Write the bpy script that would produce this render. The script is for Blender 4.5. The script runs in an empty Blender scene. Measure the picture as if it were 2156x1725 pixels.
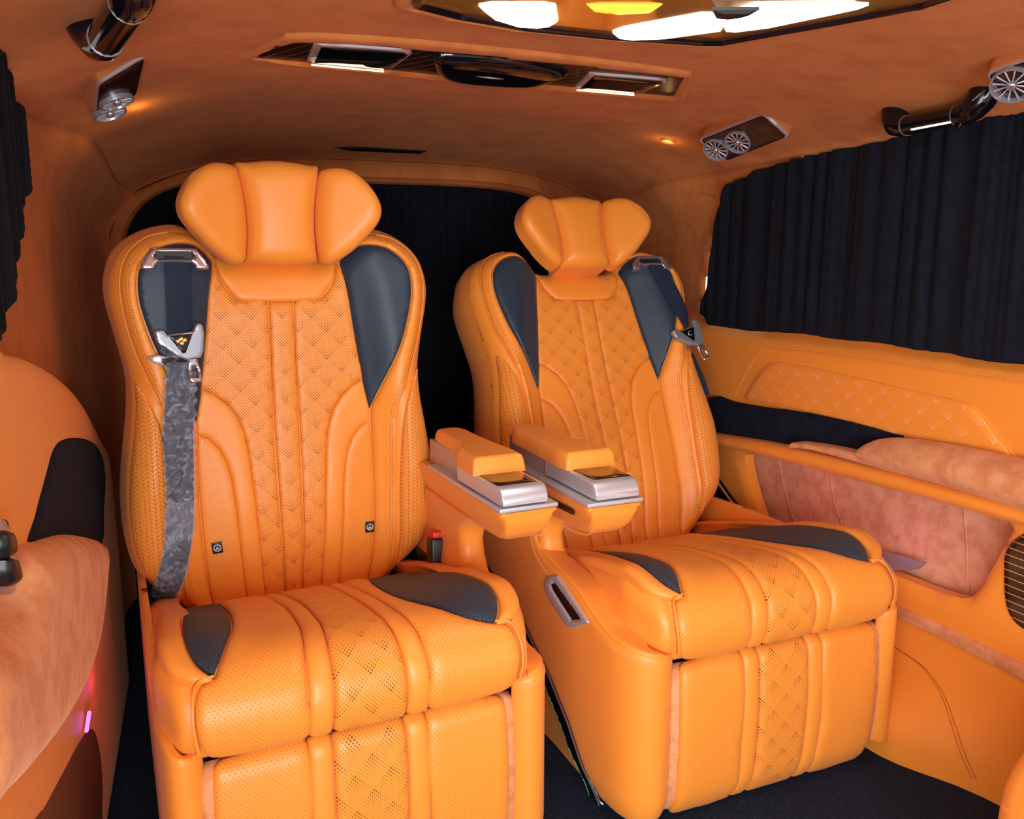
import bpy, bmesh, math, random
import numpy as np
from mathutils import Vector, Matrix
from mathutils.geometry import delaunay_2d_cdt
random.seed(7); rng = np.random.default_rng(7)
PI = math.pi
SC = bpy.context.scene
COL = SC.collection
# ------------------------------------------------------------------ camera
YAW, PITCH, FPX = math.radians(20), math.radians(10), 1800.0
CAM = np.array([0.0, 0.0, 1.05])
cd = bpy.data.cameras.new('camera'); cam = bpy.data.objects.new('camera', cd); COL.objects.link(cam)
cd.sensor_fit = 'HORIZONTAL'; cd.sensor_width = 36; cd.lens = FPX / 2156 * 36; cd.clip_start = .01
cam.location = CAM; cam.rotation_euler = (PI / 2 - PITCH, 0, -YAW)
SC.camera = cam
# ------------------------------------------------------------------ world, lights, exposure
w = bpy.data.worlds.new('world'); SC.world = w; w.use_nodes = True
w.node_tree.nodes['Background'].inputs[0].default_value = (1, .97, .92, 1)
w.node_tree.nodes['Background'].inputs[1].default_value = 1.1
vs = SC.view_settings
vs.view_transform = 'Standard'; vs.look = 'None'; vs.gamma = 1; vs.use_curve_mapping = False; vs.exposure = -.06


def area(name, loc, target, sx, sy, power, color=(1, 1, 1)):
    l = bpy.data.lights.new(name, 'AREA'); l.shape = 'RECTANGLE'; l.size = sx; l.size_y = sy; l.energy = power; l.color = color
    o = bpy.data.objects.new(name, l); COL.objects.link(o); o.location = loc
    o.rotation_euler = (Vector(target) - Vector(loc)).to_track_quat('-Z', 'Y').to_euler()
    return o


area('windscreen_daylight', (.10, -1.15, .80), (1.0, 2, .45), .8, .8, 40, (.90, .95, 1))
area('door_daylight', (-.33, -.30, .60), (1.4, 1.35, .40), .8, .8, 19, (.92, .96, 1))

# ------------------------------------------------------------------ shader helpers
class S:                                     # a socket with arithmetic
    def __init__(s, t, k): s.t, s.k = t, k
    def m(s, op, *a, clamp=False):
        n = s.t.nodes.new('ShaderNodeMath'); n.operation = op; n.use_clamp = clamp
        for i, v in enumerate((s,) + a):
            if isinstance(v, S): s.t.links.new(v.k, n.inputs[i])
            else: n.inputs[i].default_value = v
        return S(s.t, n.outputs[0])
    def __add__(s, o): return s.m('ADD', o)
    def __sub__(s, o): return s.m('SUBTRACT', o)
    def __mul__(s, o): return s.m('MULTIPLY', o)
    def __truediv__(s, o): return s.m('DIVIDE', o)
    def fract(s): return s.m('FRACT')
    def floor(s): return s.m('FLOOR')
    def abs(s): return s.m('ABSOLUTE')
    def lt(s, o): return s.m('LESS_THAN', o)
    def gt(s, o): return s.m('GREATER_THAN', o)
    def step(s, a, b):                       # smooth 0..1 between a and b
        n = s.t.nodes.new('ShaderNodeMapRange'); n.interpolation_type = 'SMOOTHSTEP'
        s.t.links.new(s.k, n.inputs[0]); n.inputs[1].default_value = a; n.inputs[2].default_value = b
        return S(s.t, n.outputs[0])


class Mat:
    def __init__(self, name, color, rough=.5, metal=0, sheen=0, coat=0, spec=.5):
        self.m = bpy.data.materials.new(name); self.m.use_nodes = True; t = self.t = self.m.node_tree
        self.b = t.nodes['Principled BSDF']; self.c = color
        self.b.inputs['Base Color'].default_value = (*color, 1); self.b.inputs['Roughness'].default_value = rough
        self.b.inputs['Metallic'].default_value = metal; self.b.inputs['Sheen Weight'].default_value = sheen
        self.b.inputs['Coat Weight'].default_value = coat; self.b.inputs['Specular IOR Level'].default_value = spec
        self.b.inputs['Sheen Tint'].default_value = (min(1, color[0] * 1.2 + .2), color[1] + .2, color[2] + .2, 1)
        self.height = None; self.col = None
        self.m.diffuse_color = (*color, 1)
    def uv(self):
        n = self.t.nodes.new('ShaderNodeUVMap'); s = self.t.nodes.new('ShaderNodeSeparateXYZ'); self.t.links.new(n.outputs[0], s.inputs[0])
        return S(self.t, s.outputs[0]), S(self.t, s.outputs[1])
    def noise(self, scale, detail=3, rough=.55, dist=0):
        g = self.t.nodes.new('ShaderNodeTexCoord'); n = self.t.nodes.new('ShaderNodeTexNoise')
        self.t.links.new(g.outputs['Object'], n.inputs['Vector'])
        n.inputs['Scale'].default_value = scale; n.inputs['Detail'].default_value = detail; n.inputs['Roughness'].default_value = rough; n.inputs['Distortion'].default_value = dist
        return S(self.t, n.outputs[0])
    def mixc(self, fac, c):
        n = self.t.nodes.new('ShaderNodeMix'); n.data_type = 'RGBA'
        self.t.links.new(fac.k, n.inputs[0])
        if self.col is None: n.inputs[6].default_value = (*self.c, 1)
        else: self.t.links.new(self.col, n.inputs[6])
        n.inputs[7].default_value = (*c, 1); self.col = n.outputs[2]
        self.t.links.new(self.col, self.b.inputs['Base Color'])
    def bump(self, h, dist, strength=1.0):
        n = self.t.nodes.new('ShaderNodeBump'); n.inputs['Strength'].default_value = strength; n.inputs['Distance'].default_value = dist
        self.t.links.new(h.k, n.inputs['Height'])
        if self.height is not None: self.t.links.new(self.height, n.inputs['Normal'])
        self.height = n.outputs[0]; self.t.links.new(self.height, self.b.inputs['Normal'])


OR = (.88, .295, .034)            # orange leather
def leather(name, color=OR, rough=.42):
    m = Mat(name, color, rough, sheen=.10)
    m.b.inputs['Sheen Tint'].default_value = (1, .72, .62, 1)
    m.bump(m.noise(420, 3), .0006, .5); m.bump(m.noise(9, 2), .004, .35)
    return m


def dots(m, px, py, r0, r1=None, dia=None, dark=(.10, .02, .004), depth=.0012):
    u, v = m.uv()
    row = (v / py).floor()
    uu = (u / px + row * .5).fract() - .5
    vv = (v / py).fract() - .5
    d = ((uu * px) * (uu * px) + (vv * py) * (vv * py)).m('SQRT')
    if dia:
        a = u / dia[0] + v / dia[1]; b = u / dia[0] - v / dia[1]
        g = ((a.fract() * -1 + 1 + b.fract()) * .5).m('POWER', 3.2)
        r = g * (r1 - r0) + r0
    else: r = d * 0 + r0
    k = (d - r).step(.0004, -.0004)
    m.mixc(k, dark); m.bump(k * -1, depth, .6)
    return m


M = {}
M['leather'] = leather('orange_leather').m
M['perf'] = dots(leather('orange_perforated_leather'), .0080, .0040, .00060, dark=(.40, .10, .014), depth=.0006).m
M['quilt'] = dots(leather('orange_diamond_perforated_leather'), .0064, .0032, .00045, .00150, (.060, .058), dark=(.09, .020, .005)).m
M['side_quilt'] = dots(leather('orange_silver_punched_leather'), .0086, .0043, .0001, .0026, (.072, .056), dark=(.88, .55, .38), depth=.0005).m


def weave(m, p=.019, q=.0082, dep=.0022, dark=None):
    u, v = m.uv()
    tri = ((u / p).fract() - .5).abs() * 2
    s = (v / q + tri * 1.15).fract()
    a = (s - .5).abs().step(.5, .36)
    e = ((tri - .5).abs()).step(.5, .42)
    h = a * e
    m.bump(h, dep, .8)
    if dark: m.mixc((h * -1 + 1) * .8, dark)
    return m


M['weave'] = weave(leather('orange_woven_leather'), dark=(.82, .26, .030), dep=.0016).m
NAVY = (.012, .034, .062)
M['navy'] = dots(leather('charcoal_perforated_leather', NAVY, .5), .0075, .0037, .0006, dark=(.006, .009, .014), depth=.0004).m
M['navy_weave'] = weave(leather('charcoal_woven_fabric', (.018, .032, .056), .6), .012, .008, .0010, (.006, .012, .022)).m
M['stitch'] = Mat('orange_thread', (.95, .42, .12), .7).m
M['seam'] = Mat('dark_seam', (.25, .05, .008), .8).m


def suede(name, c, c2, sc=9, sh=.30):
    m = Mat(name, c, .95, sheen=sh, spec=.15)
    n = m.noise(sc * 2, 5, .65, .12); m.mixc(n.step(.40, .66), c2)
    m.bump(m.noise(500, 2), .0008, .4)
    return m.m


M['headliner'] = suede('orange_suede_headliner', (.53, .180, .050), (.44, .138, .038), 5, .12)
M['suede'] = suede('tan_orange_suede', (.74, .33, .15), (.60, .22, .085), 10)
M['suede_pink'] = suede('peach_suede', (.76, .36, .22), (.64, .25, .13), 12)
M['velvet'] = suede('black_velvet', (.006, .010, .022), (.003, .005, .012), 14, .05)
def carpet():
    m = Mat('navy_carpet', (.007, .012, .026), 1, sheen=.12, spec=.1)
    m.mixc(m.noise(160, 4, .8).step(.4, .7), (.016, .028, .054)); m.bump(m.noise(260, 3), .004, .9)
    return m.m
M['carpet'] = carpet()
def cloth():
    m = Mat('black_curtain_cloth', (.008, .010, .017), .95, sheen=.06, spec=.1)
    m.mixc(m.noise(40, 4, .7).step(.35, .75), (.006, .0065, .010)); m.bump(m.noise(600, 2), .0006, .4)
    return m.m
M['curtain'] = cloth()
M['black'] = Mat('black_plastic', (.008, .009, .011), .4).m
M['gloss'] = Mat('black_piano_gloss', (.004, .004, .006), .10, coat=.25, spec=.35).m
M['chrome'] = Mat('chrome', (.50, .49, .56), .14, .85).m
M['silver'] = Mat('satin_silver', (.60, .61, .68), .34, .55).m
M['silver_buckle'] = Mat('brushed_silver', (.34, .36, .42), .32, .6).m
M['silver_dark'] = Mat('rose_silver', (.46, .40, .44), .4, .55).m
M['screen'] = Mat('dark_glass_lid', (.03, .012, .005), .08, coat=.5).m
M['red'] = Mat('red_plastic', (.65, .015, .012), .35).m
M['strap'] = weave(Mat('navy_webbing', (.006, .024, .054), .75), .006, .0035, .0006, (.004, .014, .034)).m
M['white'] = Mat('white_print', (.8, .8, .8), .6).m
M['gold'] = Mat('gold_emblem', (.85, .68, .22), .2, 1).m
def wood():
    m = Mat('dark_striped_veneer', (.014, .006, .007), .28, spec=.2)
    u, v = m.uv(); s = (u / .034 + v / .05).fract(); m.mixc((s - .5).abs().step(.03, .012), (.42, .20, .09))
    n = m.noise(40, 3); m.mixc(n.step(.5, .8) * .4, (.06, .02, .01))
    return m.m
M['wood'] = wood()
def dwood():
    m = Mat('dark_wood_veneer', (.020, .008, .008), .16, spec=.4); u, v = m.uv(); m.mixc((m.noise(30, 4, .6) + u * 0).step(.45, .7), (.045, .016, .010)); return m.m
M['dark_wood'] = dwood()
def emis(name, c, s):
    m = Mat(name, c, .5); m.b.inputs['Emission Color'].default_value = (*c, 1); m.b.inputs['Emission Strength'].default_value = s
    return m.m
M['led'] = emis('white_led_panel', (1, .96, .88), 9)
M['led_soft'] = emis('soft_white_led', (1, .80, .45), 4)
M['led_warm'] = emis('warm_led', (1, .55, .12), 6)
M['led_amber'] = emis('amber_led', (1, .36, .03), 2.2)
M['led_purple'] = emis('purple_led', (.55, .12, 1), 3)
M['led_green'] = emis('green_led', (.1, .9, .25), .18)
M['mirror_orange'] = Mat('orange_mirror_film', (.75, .36, .07), .1, .6, coat=.5).m
def poly():
    m = Mat('crumpled_clear_plastic', (.62, .74, .90), .14)
    m.b.inputs['Alpha'].default_value = .30; m.b.inputs['Specular IOR Level'].default_value = .9
    n = m.noise(30, 5, .7, 1.8); m.bump(n, .012, 1)
    a = m.noise(34, 5, .72, 2.2).step(.47, .70) * .42 + .10
    m.t.links.new(a.k, m.b.inputs['Alpha'])
    return m.m
M['plastic_film'] = poly()
M['glass'] = Mat('tinted_glass', (.02, .025, .03), .05).m
M['glass'].node_tree.nodes['Principled BSDF'].inputs['Alpha'].default_value = .15

# ------------------------------------------------------------------ geometry helpers
def resample(P, res, closed=True):
    P = [tuple(p) for p in P]; out = []
    n = len(P); rng_ = range(n) if closed else range(n - 1)
    for i in rng_:
        a, b = np.array(P[i]), np.array(P[(i + 1) % n]); L = np.linalg.norm(b - a); k = max(1, int(math.ceil(L / res)))
        for j in range(k): out.append(a + (b - a) * j / k)
    if not closed: out.append(np.array(P[-1]))
    return np.array(out)


def smooth(P, closed=True, k=6):
    """Catmull-Rom through the points; a point given twice makes a corner."""
    P = [np.array(p, float) for p in P]; n = len(P); out = []
    for i in (range(n) if closed else range(n - 1)):
        p1, p2 = P[i], P[(i + 1) % n]
        if np.linalg.norm(p2 - p1) < 1e-9: continue
        p0 = P[(i - 1) % n] if closed or i > 0 else p1
        p3 = P[(i + 2) % n] if closed or i + 2 < n else p2
        for j in range(k):
            t = j / k
            out.append(.5 * (2 * p1 + (p2 - p0) * t + (2 * p0 - 5 * p1 + 4 * p2 - p3) * t * t + (3 * p1 - p0 - 3 * p2 + p3) * t ** 3))
    if not closed: out.append(P[-1])
    return [tuple(p) for p in out]


def distB(Q, B):
    """distance from points Q to closed polyline B"""
    A = B; C_ = np.roll(B, -1, axis=0); e = C_ - A; L = (e ** 2).sum(1) + 1e-12
    d = np.full(len(Q), 1e9)
    for i in range(len(A)):
        t = np.clip(((Q - A[i]) @ e[i]) / L[i], 0, 1); r = Q - (A[i] + t[:, None] * e[i]); d = np.minimum(d, np.sqrt((r ** 2).sum(1)))
    return d


def inside(Q, B):
    c = np.zeros(len(Q), bool); n = len(B); j = n - 1
    for i in range(n):
        yi, yj = B[i, 1], B[j, 1]
        if yi != yj:
            k = ((yi > Q[:, 1]) != (yj > Q[:, 1])) & (Q[:, 0] < (B[j, 0] - B[i, 0]) * (Q[:, 1] - yi) / (yj - yi) + B[i, 0]); c ^= k
        j = i
    return c


class MB:
    def __init__(s): s.v = []; s.f = []; s.mi = []; s.uv = []; s.mats = []
    def slot(s, m):
        m = M[m] if isinstance(m, str) else m
        if m not in s.mats: s.mats.append(m)
        return s.mats.index(m)
    def add(s, V, Fc, mat, UV=None):
        o = len(s.v); k = s.slot(mat)
        s.v += [tuple(float(c) for c in p) for p in V]; s.uv += list(UV) if UV is not None else [(p[0], p[2]) for p in V]
        for f in Fc: s.f.append([o + i for i in f]); s.mi.append(k)
        return s
    # a cushioned slab: outline in (u,v), mapped by fn(u,v,h); swells by puff over radius rad, goes thick deep
    def patch(s, outline, fn, mat, puff=.006, rad=.012, thick=.01, res=.012, holes=(), power=2, sidemat=None):
        B = resample(outline, res)
        area2 = np.sum(B[:, 0] * np.roll(B[:, 1], -1) - np.roll(B[:, 0], -1) * B[:, 1])
        if area2 < 0: B = B[::-1]
        H = [resample(h, res) for h in holes]
        lo, hi = B.min(0), B.max(0)
        G = []
        nr = int((hi[1] - lo[1]) / (res * .87)) + 2
        for r in range(nr):
            y = lo[1] + r * res * .87
            for x in np.arange(lo[0] + (r % 2) * res / 2, hi[0], res): G.append((x, y))
        # a ring of points following the edge keeps the swell crisp
        nx = np.roll(B, -1, axis=0) - np.roll(B, 1, axis=0); nn = np.stack([-nx[:, 1], nx[:, 0]], 1); nn /= np.linalg.norm(nn, axis=1)[:, None] + 1e-12
        ring = []
        for fct in (.12, .4):
            if rad * fct > .0012: ring.append(B + nn * rad * fct)
        G = np.array(G) if G else np.zeros((0, 2))
        G = G[inside(G, B)] if len(G) else G
        if len(G):
            d = distB(G, B); G = G[d > max(res * .45, rad * .5)]
        for h in H:
            if len(G): G = G[(~inside(G, h))]; G = G[distB(G, h) > res * .45]
        for rg, fct in zip(ring, (.12, .4) if rad * .12 > .0012 else (.4,)):
            k = inside(rg, B) & (distB(rg, B) > rad * fct * .8)
            for h in H: k &= ~inside(rg, h)
            G = np.vstack([G, rg[k]])
        pts = [Vector(p) for p in B]; edges = [(i, (i + 1) % len(B)) for i in range(len(B))]
        for h in H:
            o = len(pts); pts += [Vector(p) for p in h]; edges += [(o + i, o + (i + 1) % len(h)) for i in range(len(h))]
        pts += [Vector(p) for p in G]
        vv, ee, ff, *_ = delaunay_2d_cdt(pts, edges, [], 0, 1e-7)
        Q = np.array([tuple(p) for p in vv])
        ff = [list(f) for f in ff]
        cen = np.array([Q[f].mean(0) for f in ff]); ok = inside(cen, B)
        for h in H: ok &= ~inside(cen, h)
        ff = [f for f, k in zip(ff, ok) if k]
        used = sorted({i for f in ff for i in f}); mp = {a: i for i, a in enumerate(used)}; Q = Q[used]; ff = [[mp[i] for i in f] for f in ff]
        d = distB(Q, B)
        for h in H: d = np.minimum(d, distB(Q, h))
        x = np.clip(d / max(rad, 1e-6), 0, 1); hgt = puff * (1 - (1 - x) ** power) ** (1 / power)
        V = [fn(u, v, h) for (u, v), h in zip(Q, hgt)]
        n = len(V)
        Vb = [fn(u, v, -thick) for (u, v) in Q]
        ed_ = None
        # orient
        f0 = ff[len(ff) // 2]; a, b, c = [np.array(V[i]) for i in f0[:3]]; nb = np.cross(b - a, c - a); up = np.array(V[f0[0]]) - np.array(Vb[f0[0]])
        flip = nb @ up < 0
        top = [f[::-1] if flip else f for f in ff]; bot = [[i + n for i in f[::-1]] for f in top]
        cnt = {}
        for f in top:
            for i in range(len(f)): cnt[(f[i], f[(i + 1) % len(f)])] = 1
        side = [[b_, a_, a_ + n, b_ + n] for (a_, b_) in cnt if (b_, a_) not in cnt]
        k0 = len(s.v)
        s.add(V + Vb, top + bot, mat, [tuple(q) for q in Q] * 2)
        if thick > .018:
            rows = [.12, .5, .88]; idx = sorted({a_ for f in side for a_ in f[:2]}); pos = {a_: i for i, a_ in enumerate(idx)}
            base = len(s.v)
            for rr_ in rows:
                for a_ in idx: s.v.append(tuple(float(c_) for c_ in fn(Q[a_][0], Q[a_][1], -thick * rr_))); s.uv.append(tuple(Q[a_]))
            nI = len(idx); ms = s.slot(mat if sidemat is None else sidemat)
            for b_, a_, _x, _y in side:
                col_b = [k0 + b_] + [base + r_ * nI + pos[b_] for r_ in range(3)] + [k0 + n + b_]; col_a = [k0 + a_] + [base + r_ * nI + pos[a_] for r_ in range(3)] + [k0 + n + a_]
                for r_ in range(4): s.f.append([col_b[r_], col_a[r_], col_a[r_ + 1], col_b[r_ + 1]]); s.mi.append(ms)
            return s
        if sidemat is None: s.f += [[i + len(s.v) - 2 * n for i in f] for f in side]; s.mi += [s.slot(mat)] * len(side)
        else: s.f += [[i + len(s.v) - 2 * n for i in f] for f in side]; s.mi += [s.slot(sidemat)] * len(side)
        return s
    def tube(s, P, r, mat, n=8, closed=False, sx=1.0):
        P = [np.array(p, float) for p in P]; m = len(P); V = []; Fc = []; up = None; rr = r if hasattr(r, '__len__') else [r] * m
        for i, p in enumerate(P):
            a = P[(i - 1) % m] if closed or i > 0 else p; b = P[(i + 1) % m] if closed or i < m - 1 else p
            t = b - a; t /= np.linalg.norm(t) + 1e-12
            if up is None: up = np.array([0, 0, 1.]) if abs(t[2]) < .9 else np.array([1., 0, 0])
            x = np.cross(up, t); x /= np.linalg.norm(x) + 1e-12; up = np.cross(t, x)
            for k in range(n): V.append(p + (x * math.cos(2 * PI * k / n) * sx + up * math.sin(2 * PI * k / n)) * rr[i])
        for i in range(m if closed else m - 1):
            for k in range(n): a, b = i * n + k, i * n + (k + 1) % n; c, d = ((i + 1) % m) * n + (k + 1) % n, ((i + 1) % m) * n + k; Fc.append([a, b, c, d])
        if not closed: Fc += [list(range(n))[::-1], [(m - 1) * n + k for k in range(n)]]
        return s.add(V, Fc, mat)
    def dashes(s, P2, fn, mat='stitch', pitch=.0052, ln=.0034, r=.0006, h=.0008):
        B = resample(P2, pitch, False)
        for i in range(len(B) - 1):
            a, b = B[i], B[i] + (B[i + 1] - B[i]) * (ln / pitch)
            s.tube([fn(a[0], a[1], h * .4), fn(*((a + b) / 2), h + r * .4), fn(b[0], b[1], h * .4)], r, mat, 4)
        return s
    def line(s, P2, fn, r, mat, h=0, res=.01, n=6):
        B = resample(P2, res, False); return s.tube([fn(p[0], p[1], h) for p in B], r, mat, n)
    def box(s, lo, hi, mat, bev=.003, M4=None):
        bm = bmesh.new(); bmesh.ops.create_cube(bm, size=1)
        for v in bm.verts: v.co = Vector([(lo[i] + hi[i]) / 2 + v.co[i] * (hi[i] - lo[i]) for i in range(3)])
        if bev: bmesh.ops.bevel(bm, geom=bm.edges[:], offset=bev, segments=3, affect='EDGES', profile=.5)
        if M4: bm.transform(M4)
        bm.verts.index_update()
        s.add([v.co[:] for v in bm.verts], [[v.index for v in f.verts] for f in bm.faces], mat); bm.free(); return s
    # stack of closed rings joined in order
    def loft(s, rings, mat, caps=True, UV=None):
        n = len(rings[0]); V = [p for r in rings for p in r]; Fc = []
        for i in range(len(rings) - 1):
            for k in range(n): Fc.append([i * n + k, i * n + (k + 1) % n, (i + 1) * n + (k + 1) % n, (i + 1) * n + k])
        if caps: Fc += [list(range(n))[::-1], [(len(rings) - 1) * n + k for k in range(n)]]
        return s.add(V, Fc, mat, UV)
    def grid(s, V, nu, nv, mat, UV=None, keep=None):
        Fc = []
        for i in range(nu - 1):
            for j in range(nv - 1):
                f = [i * nv + j, i * nv + j + 1, (i + 1) * nv + j + 1, (i + 1) * nv + j]
                if keep is None or keep(np.mean([V[k] for k in f], axis=0)): Fc.append(f)
        return s.add(V, Fc, mat, UV)
    def build(s, name, parent=None, angle=50, **props):
        me = bpy.data.meshes.new(name); me.from_pydata(s.v, [], s.f); 
        for m in s.mats: me.materials.append(m)
        me.polygons.foreach_set('material_index', s.mi)
        ul = me.uv_layers.new(name='UVMap'); li = np.zeros(len(me.loops), int); me.loops.foreach_get('vertex_index', li)
        ul.data.foreach_set('uv', np.array(s.uv, float)[li].ravel())
        me.update(); bm = bmesh.new(); bm.from_mesh(me); bmesh.ops.recalc_face_normals(bm, faces=bm.faces) if props.pop('recalc', False) else None; bm.to_mesh(me); bm.free()
        me.polygons.foreach_set('use_smooth', [True] * len(me.polygons)); me.set_sharp_from_angle(angle=math.radians(angle))
        o = bpy.data.objects.new(name, me); COL.objects.link(o)
        if parent: o.parent = parent
        for k, v in props.items(): o[k] = v
        return o


def thing(name, label, cat, loc=(0, 0, 0), rz=0, group=None):
    o = bpy.data.objects.new(name, None); COL.objects.link(o); o.empty_display_size = .05
    o.location = loc; o.rotation_euler = (0, 0, rz); o['label'] = label; o['category'] = cat
    if group: o['group'] = group
    return o


def tag(o, label, cat, group=None):
    o['label'] = label; o['category'] = cat
    if group: o['group'] = group
    return o


def mir(P, m=-1): return [(p[0] * m, p[1]) for p in P]
def sstep(x, a, b):
    t = np.clip((x - a) / (b - a), 0, 1); return t * t * (3 - 2 * t)

# camera rays: used only to read a measured spot on a known wall or roof surface
_f = np.array([math.sin(YAW) * math.cos(PITCH), math.cos(YAW) * math.cos(PITCH), -math.sin(PITCH)])
_r = np.array([math.cos(YAW), -math.sin(YAW), 0]); _u = np.cross(_r, _f)
def ray(px, py): return _f + _r * (px - 1078) / FPX - _u * (py - 862.5) / FPX
def on(px, py, ax, val):
    d = ray(px, py); t = (val - CAM[ax]) / d[ax]; return CAM + d * t

#@@PARTS@@
# ================================================================== the van's shell
XC, HW = .585, .85           # centre line and half width
YB = 2.78                    # rear wall
def zroof(X, Y):
    t = abs(X - XC) / HW
    z = 1.412 - .112 * t ** 3.6
    z -= .045 * sstep(Y, 2.15, 2.75)
    z += .012 * sstep(Y, .9, .2)
    return z
def on_roof(px, py, h=0):
    d = ray(px, py); t = 1.0
    for i in range(60):
        P = CAM + d * t; t += (zroof(P[0], P[1]) - h - P[2]) / d[2] * .7
    P = CAM + d * t
    return P
def inset(Y): 
    k = np.clip((Y - (YB - .32)) / .32, 0, 1); return .035 * (1 - math.sqrt(1 - k * k + 1e-9))
def fil(Y, s_): return .075 * (sstep(Y, 2.2, 2.45) if s_ > 0 else sstep(Y, 1.75, 2.1))
def section(k, Y):           # k 0..1: right floor -> roof -> left floor
    hw = HW - inset(Y)
    if k < .3: s_, kk = 1, k / .3
    elif k > .7: s_, kk = -1, (1 - k) / .3
    else:
        X = XC + hw * math.cos((k - .3) / .4 * PI) ** 1 if True else 0
        c = math.cos((k - .3) / .4 * PI); c = math.copysign(abs(c) ** .8, c)
        X = XC + (hw - fil(Y, 1 if c > 0 else -1)) * c; z = zroof(XC + HW * c, Y) - inset(Y) * .35
        return (X, Y, z)
    ztop = zroof(XC + HW, Y) - inset(Y) * .35
    z = -.012 + (ztop + .012) * kk
    bulge = .07 * sstep(.87 - z, 0, .02) * (1 - sstep(Y, 2.2, 2.35)) if s_ > 0 else 0      # right: stands further out below the belt, behind the trim
    hw -= fil(Y, s_) * sstep(kk, .90, 1.0)
    return (XC + s_ * (hw + bulge), Y, z)
RWIN = [on(*p, 0, 1.42)[1:] for p in [(1526, 390), (1511, 423), (1500, 465), (1480, 545), (1468, 610), (1460, 655), (1476, 692), (1550, 692), (1700, 700), (1850, 720), (2156, 762), (2400, 795), (2500, 150), (2156, 238), (1950, 278), (1850, 303), (1700, 333), (1600, 360)]]
RWIN = np.array(RWIN)
LWINB = (1.0, 2.12)
Ys = list(np.arange(-.9, 1.9, .07)) + list(np.arange(1.9, YB - .001, .02)) + [YB - .006, YB]
ks = sorted(set([round(i * .3 / 70, 5) for i in range(71)] + [round(.3 + i * .4 / 90, 5) for i in range(91)] + [round(.7 + i * .3 / 70, 5) for i in range(71)]))
def shell(k0, k1, keep=None):
    kk = [k for k in ks if k0 - 1e-6 <= k <= k1 + 1e-6]; V = [section(k, Y) for k in kk for Y in Ys]
    return V, len(kk), len(Ys), keep
def add_shell(name, k0, k1, mat, keep=None):
    V, a, b, kp = shell(k0, k1, keep); m = MB(); m.grid(V, a, b, mat, [(p[1], p[2] if name != 'ceiling' else p[0]) for p in V], kp)
    o = m.build(name, kind='structure')
    sd = o.modifiers.new('solid', 'SOLIDIFY'); sd.thickness = .012
    pl_ = o.data.polygons[len(o.data.polygons) // 2]; inward = pl_.normal.dot(Vector((XC, pl_.center.y, .7)) - pl_.center) > 0
    sd.offset = -1 if inward else 1
    return o
add_shell('ceiling', .3, .7, 'headliner')
def keepR(c): return not inside(np.array([[c[1], c[2]]]), RWIN)[0] and not (-.55 < c[1] < .45 and .25 < c[2] < 1.28)
add_shell('wall_right', 0, .3, 'headliner', keepR)
LWIN = np.array([on(*p, 0, -.265)[1:] for p in [(-160, 80), (-20, 120), (10, 240), (22, 345), (18, 420), (0, 520), (-20, 640), (-160, 760)]])
def keepL(c): return not inside(np.array([[c[1], c[2]]]), LWIN)[0] and not (-.75 < c[1] < .42 and .05 < c[2] < 1.28)
add_shell('wall_left', .7, 1.0, 'headliner', keepL)
# rear wall: a ring between the last section and the tailgate opening, with a rolled lip
def rear():
    m = MB(); out = [np.array(section(k, YB)) for k in ks]; n = len(out)
    m_ = len(out); OW, ZT, XO = .725, 1.285, .515
    def opening(k, g, Y):
        ang = PI * (1.5 - 0) if False else None
        p = section(k, YB); dx, dz = p[0] - XO, p[2] - .70
        a = math.atan2(dz / .60, dx / .66); e = 5.5 if dz > 0 else 6
        ca, sa = math.cos(a), math.sin(a); r = (abs(ca) ** e + abs(sa) ** e) ** (-1 / e)
        return (XO + (OW + g) * ca * r, Y, .70 + ((ZT - .70) if dz > 0 else .45) * (1 + g) * sa * r)
    rings = [[tuple(p) for p in out], [opening(k, .036, YB - .004) for k in ks], [opening(k, .024, YB - .018) for k in ks], [opening(k, .008, YB - .026) for k in ks], [opening(k, 0, YB - .01) for k in ks], [opening(k, 0, YB + .05) for k in ks]]
    V = [p for r in rings for p in r]; m.grid(V, len(rings), n, 'headliner', [(p[0], p[2]) for p in V])
    o = m.build('wall_rear', kind='structure'); sd = o.modifiers.new('solid', 'SOLIDIFY'); sd.thickness = .006
    return opening
rear_open = rear()
m = MB(); xs = np.linspace(-.36, 1.53, 60); ysf = np.linspace(-.9, 2.9, 110)
V = [(x, y, -.012 + .0025 * math.sin(x * 23 + y * 9) * math.sin(y * 31)) for x in xs for y in ysf]; m.grid(V, 60, 110, 'carpet', [(p[0], p[1]) for p in V])
o = m.build('floor', kind='structure'); o.modifiers.new('solid', 'SOLIDIFY').thickness = .02
# window glass behind the curtains
for i, (P, X) in enumerate(((RWIN, 1.475), (LWIN, -.285))):
    MB().patch([tuple(p) for p in P], lambda u, v, h, X=X: (X + h, u, v), 'glass', 0, .01, .004, .2).build('window_%d' % (i + 1), kind='structure')
MB().patch([(-.26, .3), (1.37, .3), (1.37, 1.33), (-.26, 1.33)], lambda u, v, h: (u, 2.87 - h, v), 'glass', 0, .01, .004, .3).build('window_3', kind='structure')

MB().box((-.30, 2.775, -.012), (1.50, 2.80, .30), 'velvet', .004).build('trim_2', kind='structure')
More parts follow.
